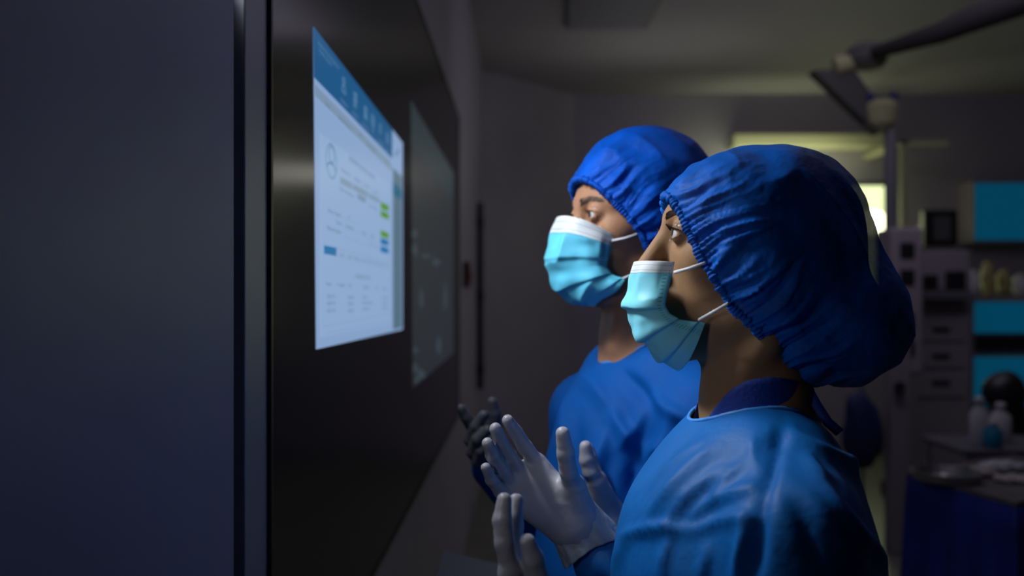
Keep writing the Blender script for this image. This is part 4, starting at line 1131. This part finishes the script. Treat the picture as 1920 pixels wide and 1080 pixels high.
def capm_l(p):
    e = ell(p, (0.0, 0, 0.012), (0.1035, 0.088, 0.104))
    e = sm(e, ell(p, (0.02, 0, 0.02), (0.10, 0.088, 0.098)), 0.02)
    e = sm(e, ell(p, (0.03, 0, -0.045), (0.078, 0.078, 0.075)), 0.03)
    e = sm(e, ell(p, (-0.002, 0, -0.035), (0.088, 0.085, 0.085)), 0.03)
    return sm(e, ell(p, (-0.034, 0, 0.028), (0.0715, 0.068, 0.056)), 0.015)
rimm = [(-0.16, 0.068), (-0.102, 0.056), (-0.088, 0.032), (-0.069, 0.0), (-0.050, -0.032), (-0.036, -0.066), (-0.012, -0.095), (0.01, -0.115), (0.06, -0.16)]
cap_build(HM, ma, capm_l, rimm, ((-0.13, -0.12, -0.15), (0.15, 0.12, 0.14)), M['capm'], 0.0015, 9, h=0.0026)
V, Q = nets(lambda p: ell(p, (0.004, 0, 0.006), (0.095, 0.080, 0.090)), (-0.12, -0.1, -0.13), (0.12, 0.1, 0.11), 0.004)
V, Q = keep(V, Q, V[:, 0] > np.interp(V[:, 2], [-0.2, -0.135, -0.1, -0.03, 0.01, 0.04, 0.055], [0.05, 0.03, 0.01, -0.030, -0.05, -0.065, -0.075]))
link_mesh('hair', HM.to_w(V), Q, M['hair'], ma, True)
Fm = [HM.px(x, y, 1.42) for x, y in [(1051, 405), (1040, 436), (1033, 470), (1034, 500), (1042, 526), (1058, 547), (1078, 561), (1095, 570), (1106, 573)]]
for q in Fm: q[1] = 0.0
Sm = [HM.px(x, y, 1.385) for x, y in [(1150, 440), (1146, 462), (1141, 480), (1138, 500), (1146, 513), (1158, 519), (1168, 522), (1172, 523), (1173, 524)]]
mask_build(HM, ma, Fm, Sm, M['maskm'], 0.7,
           [(0.28, 0.06, 0.004, 0.03), (0.50, 0.06, 0.004, 0.08), (0.72, 0.06, 0.004, 0.08)], 8,
           [[HM.px(1148, 451, 1.383), HM.px(1170, 447, 1.375), HM.px(1195, 439, 1.37)],
            [HM.px(1168, 522, 1.383), HM.px(1182, 516, 1.376), HM.px(1205, 503, 1.37)]], ra_=0.005)
# gown of the man
RSM = (0.118, 1.64, CAMZ-0.205); LSM = (0.262, 1.345, CAMZ-0.175); CM = (0.185, 1.50)
REM = (0.10, 1.70, CAMZ-0.46); LEM = (0.25, 1.36, CAMZ-0.46)
RWM = tuple(P(925, 875, 1.56)); LWM = tuple(P(1182, 1035, 1.31))
def gown_m(G):
    d = cone(G, RSM, LSM, 0.063, 0.063)
    d = sm(d, cone(G, (0.160, 1.56, CAMZ-0.125), (0.213, 1.415, CAMZ-0.122), 0.052, 0.052), 0.06)
    d = sm(d, ell(G, (0.175, 1.49, CAMZ-0.34), (0.145, 0.17, 0.24)), 0.05)
    d = sm(d, cone(G, (0.19, 1.5, CAMZ-0.5), (0.19, 1.5, CAMZ-1.0), 0.17, 0.20), 0.08)
    d = sm(d, cone(G, RSM, REM, 0.066, 0.064), 0.03)
    d = sm(d, cone(G, REM, RWM, 0.060, 0.038), 0.03)
    d = sm(d, cone(G, LSM, LEM, 0.062, 0.058), 0.03)
    d = sm(d, cone(G, LEM, LWM, 0.056, 0.036), 0.03)
    return d
fm_ = [((1225, 735), (1310, 800), 26, 0.012, 0.6), ((1150, 760), (1195, 850), 30, 0.012, 0.6), ((1135, 800), (1115, 930), 32, 0.012, 0.6),
       ((1192, 830), (1190, 970), 30, -0.016, 0.7), ((1255, 780), (1235, 930), 28, 0.012, 0.6), ((1075, 720), (1050, 860), 34, 0.009, 0.6),
       ((1170, 690), (1225, 770), 26, -0.010, 0.7), ((1090, 700), (1150, 760), 30, 0.008, 0.7), ((1215, 770), (1160, 850), 26, 0.010, 0.5), ((1280, 820), (1200, 870), 24, 0.010, 0.5), ((1085, 800), (1080, 940), 26, -0.008, 0.7)]
ncm = (0.185, 1.48)
def cut_m(V): return (((V[:, 0]-ncm[0])/0.060)**2+((V[:, 1]-ncm[1])/0.060)**2 < 1) & (V[:, 2] > CAMZ-0.2)
garment('surgical_gown', gown_m, (-0.12, 1.2, 0.42), (0.45, 1.86, CAMZ-0.03), 0.0055, fm_, M['gownm'], ma, cut=cut_m, seed=6, noise_amp=0.003)
rgm = ring_on(gown_m, ncm, 0.062, 0.062, CAMZ-0.02, CAMZ-0.22, 100, lift=0.001)
MB().tube(rgm+[rgm[0]], 0.0028, 8, cap=False).build('neck_piping', M['piping'], ma, True)
# man's right hand (far, shade put into the glove colour): curled, back towards the wall
i3 = ch([(905, 818, 1.56, 0.0115), (886, 800, 1.55, 0.011), (874, 782, 1.545, 0.010), (866, 766, 1.54, 0.0085)])
m3 = ch([(902, 835, 1.555, 0.0115), (882, 825, 1.53, 0.0115), (893, 800, 1.515, 0.0105), (908, 778, 1.51, 0.009)])
r3 = ch([(904, 852, 1.55, 0.0112), (886, 848, 1.525, 0.011), (896, 824, 1.51, 0.0102), (914, 806, 1.505, 0.0088)])
l3 = ch([(912, 868, 1.545, 0.0105), (894, 866, 1.525, 0.010), (902, 846, 1.512, 0.0092), (918, 832, 1.507, 0.008)])
t3 = ch([(930, 835, 1.56, 0.0140), (928, 800, 1.555, 0.0125), (927, 775, 1.55, 0.0115), (924, 753, 1.545, 0.009)])
wr3 = P(938, 880, 1.57)
palm3 = [(x[0][0], wr3, 0.0135, 0.024) for x in (i3, m3, r3, l3)]+[(t3[0][0], wr3, 0.016, 0.024)]
g3 = glove('glove', [i3, m3, r3, l3, t3], palm3, M['gloved'], ma, h=0.0018); g3['label'] = 'glove on the curled right hand, coloured dark for its shade'
# man's left hand, edge on behind the woman's open hand
i4 = ch([(1118, 905, 1.275, 0.0120), (1108, 885, 1.27, 0.0118), (1101, 862, 1.268, 0.0112), (1098, 838, 1.266, 0.0092)])
m4 = ch([(1121, 900, 1.300, 0.0115), (1112, 878, 1.300, 0.0110), (1106, 858, 1.300, 0.0104), (1103, 842, 1.300, 0.0086)])
r4 = ch([(1124, 910, 1.322, 0.0110), (1116, 888, 1.325, 0.0105), (1110, 868, 1.328, 0.0098), (1107, 850, 1.330, 0.0080)])
l4 = ch([(1128, 920, 1.340, 0.0100), (1121, 902, 1.346, 0.0092), (1116, 885, 1.350, 0.0086), (1114, 872, 1.352, 0.0070)])
t4 = ch([(1136, 955, 1.31, 0.0140), (1130, 935, 1.325, 0.0115), (1126, 915, 1.33, 0.0105), (1124, 900, 1.335, 0.0085)])
wr4 = P(1146, 985, 1.30)
palm4 = [(x[0][0], wr4, 0.0135, 0.022) for x in (i4, m4, r4, l4)]+[(t4[0][0], wr4, 0.015, 0.02)]
g4 = glove('glove', [i4, m4, r4, l4, t4], palm4, M['glove'], ma, h=0.0018); g4['label'] = 'white glove on the upright left hand, seen edge on'
cuff_build('glove_cuff', P(1140, 972, 1.30), P(1165, 1020, 1.31), 0.024, 0.031, M['cuff'], ma, 4)
V, Q = nets(lambda G: legs(G, 0.19, 1.5), (0.06, 1.28, 0.03), (0.32, 1.72, 0.6), 0.012)
link_mesh('scrub_trousers', V, Q, M['scrub'], ma, True)
for yy in (1.41, 1.59):
    V, Q = nets(lambda G: cone(G, (0.21, yy, 0.035), (0.04, yy, 0.025), 0.048, 0.038), (-0.02, yy-0.07, -0.04), (0.28, yy+0.07, 0.12), 0.008)
    V[:, 2] = np.maximum(V[:, 2], 0.0); link_mesh('shoe', V, Q, M['white'], ma, True)
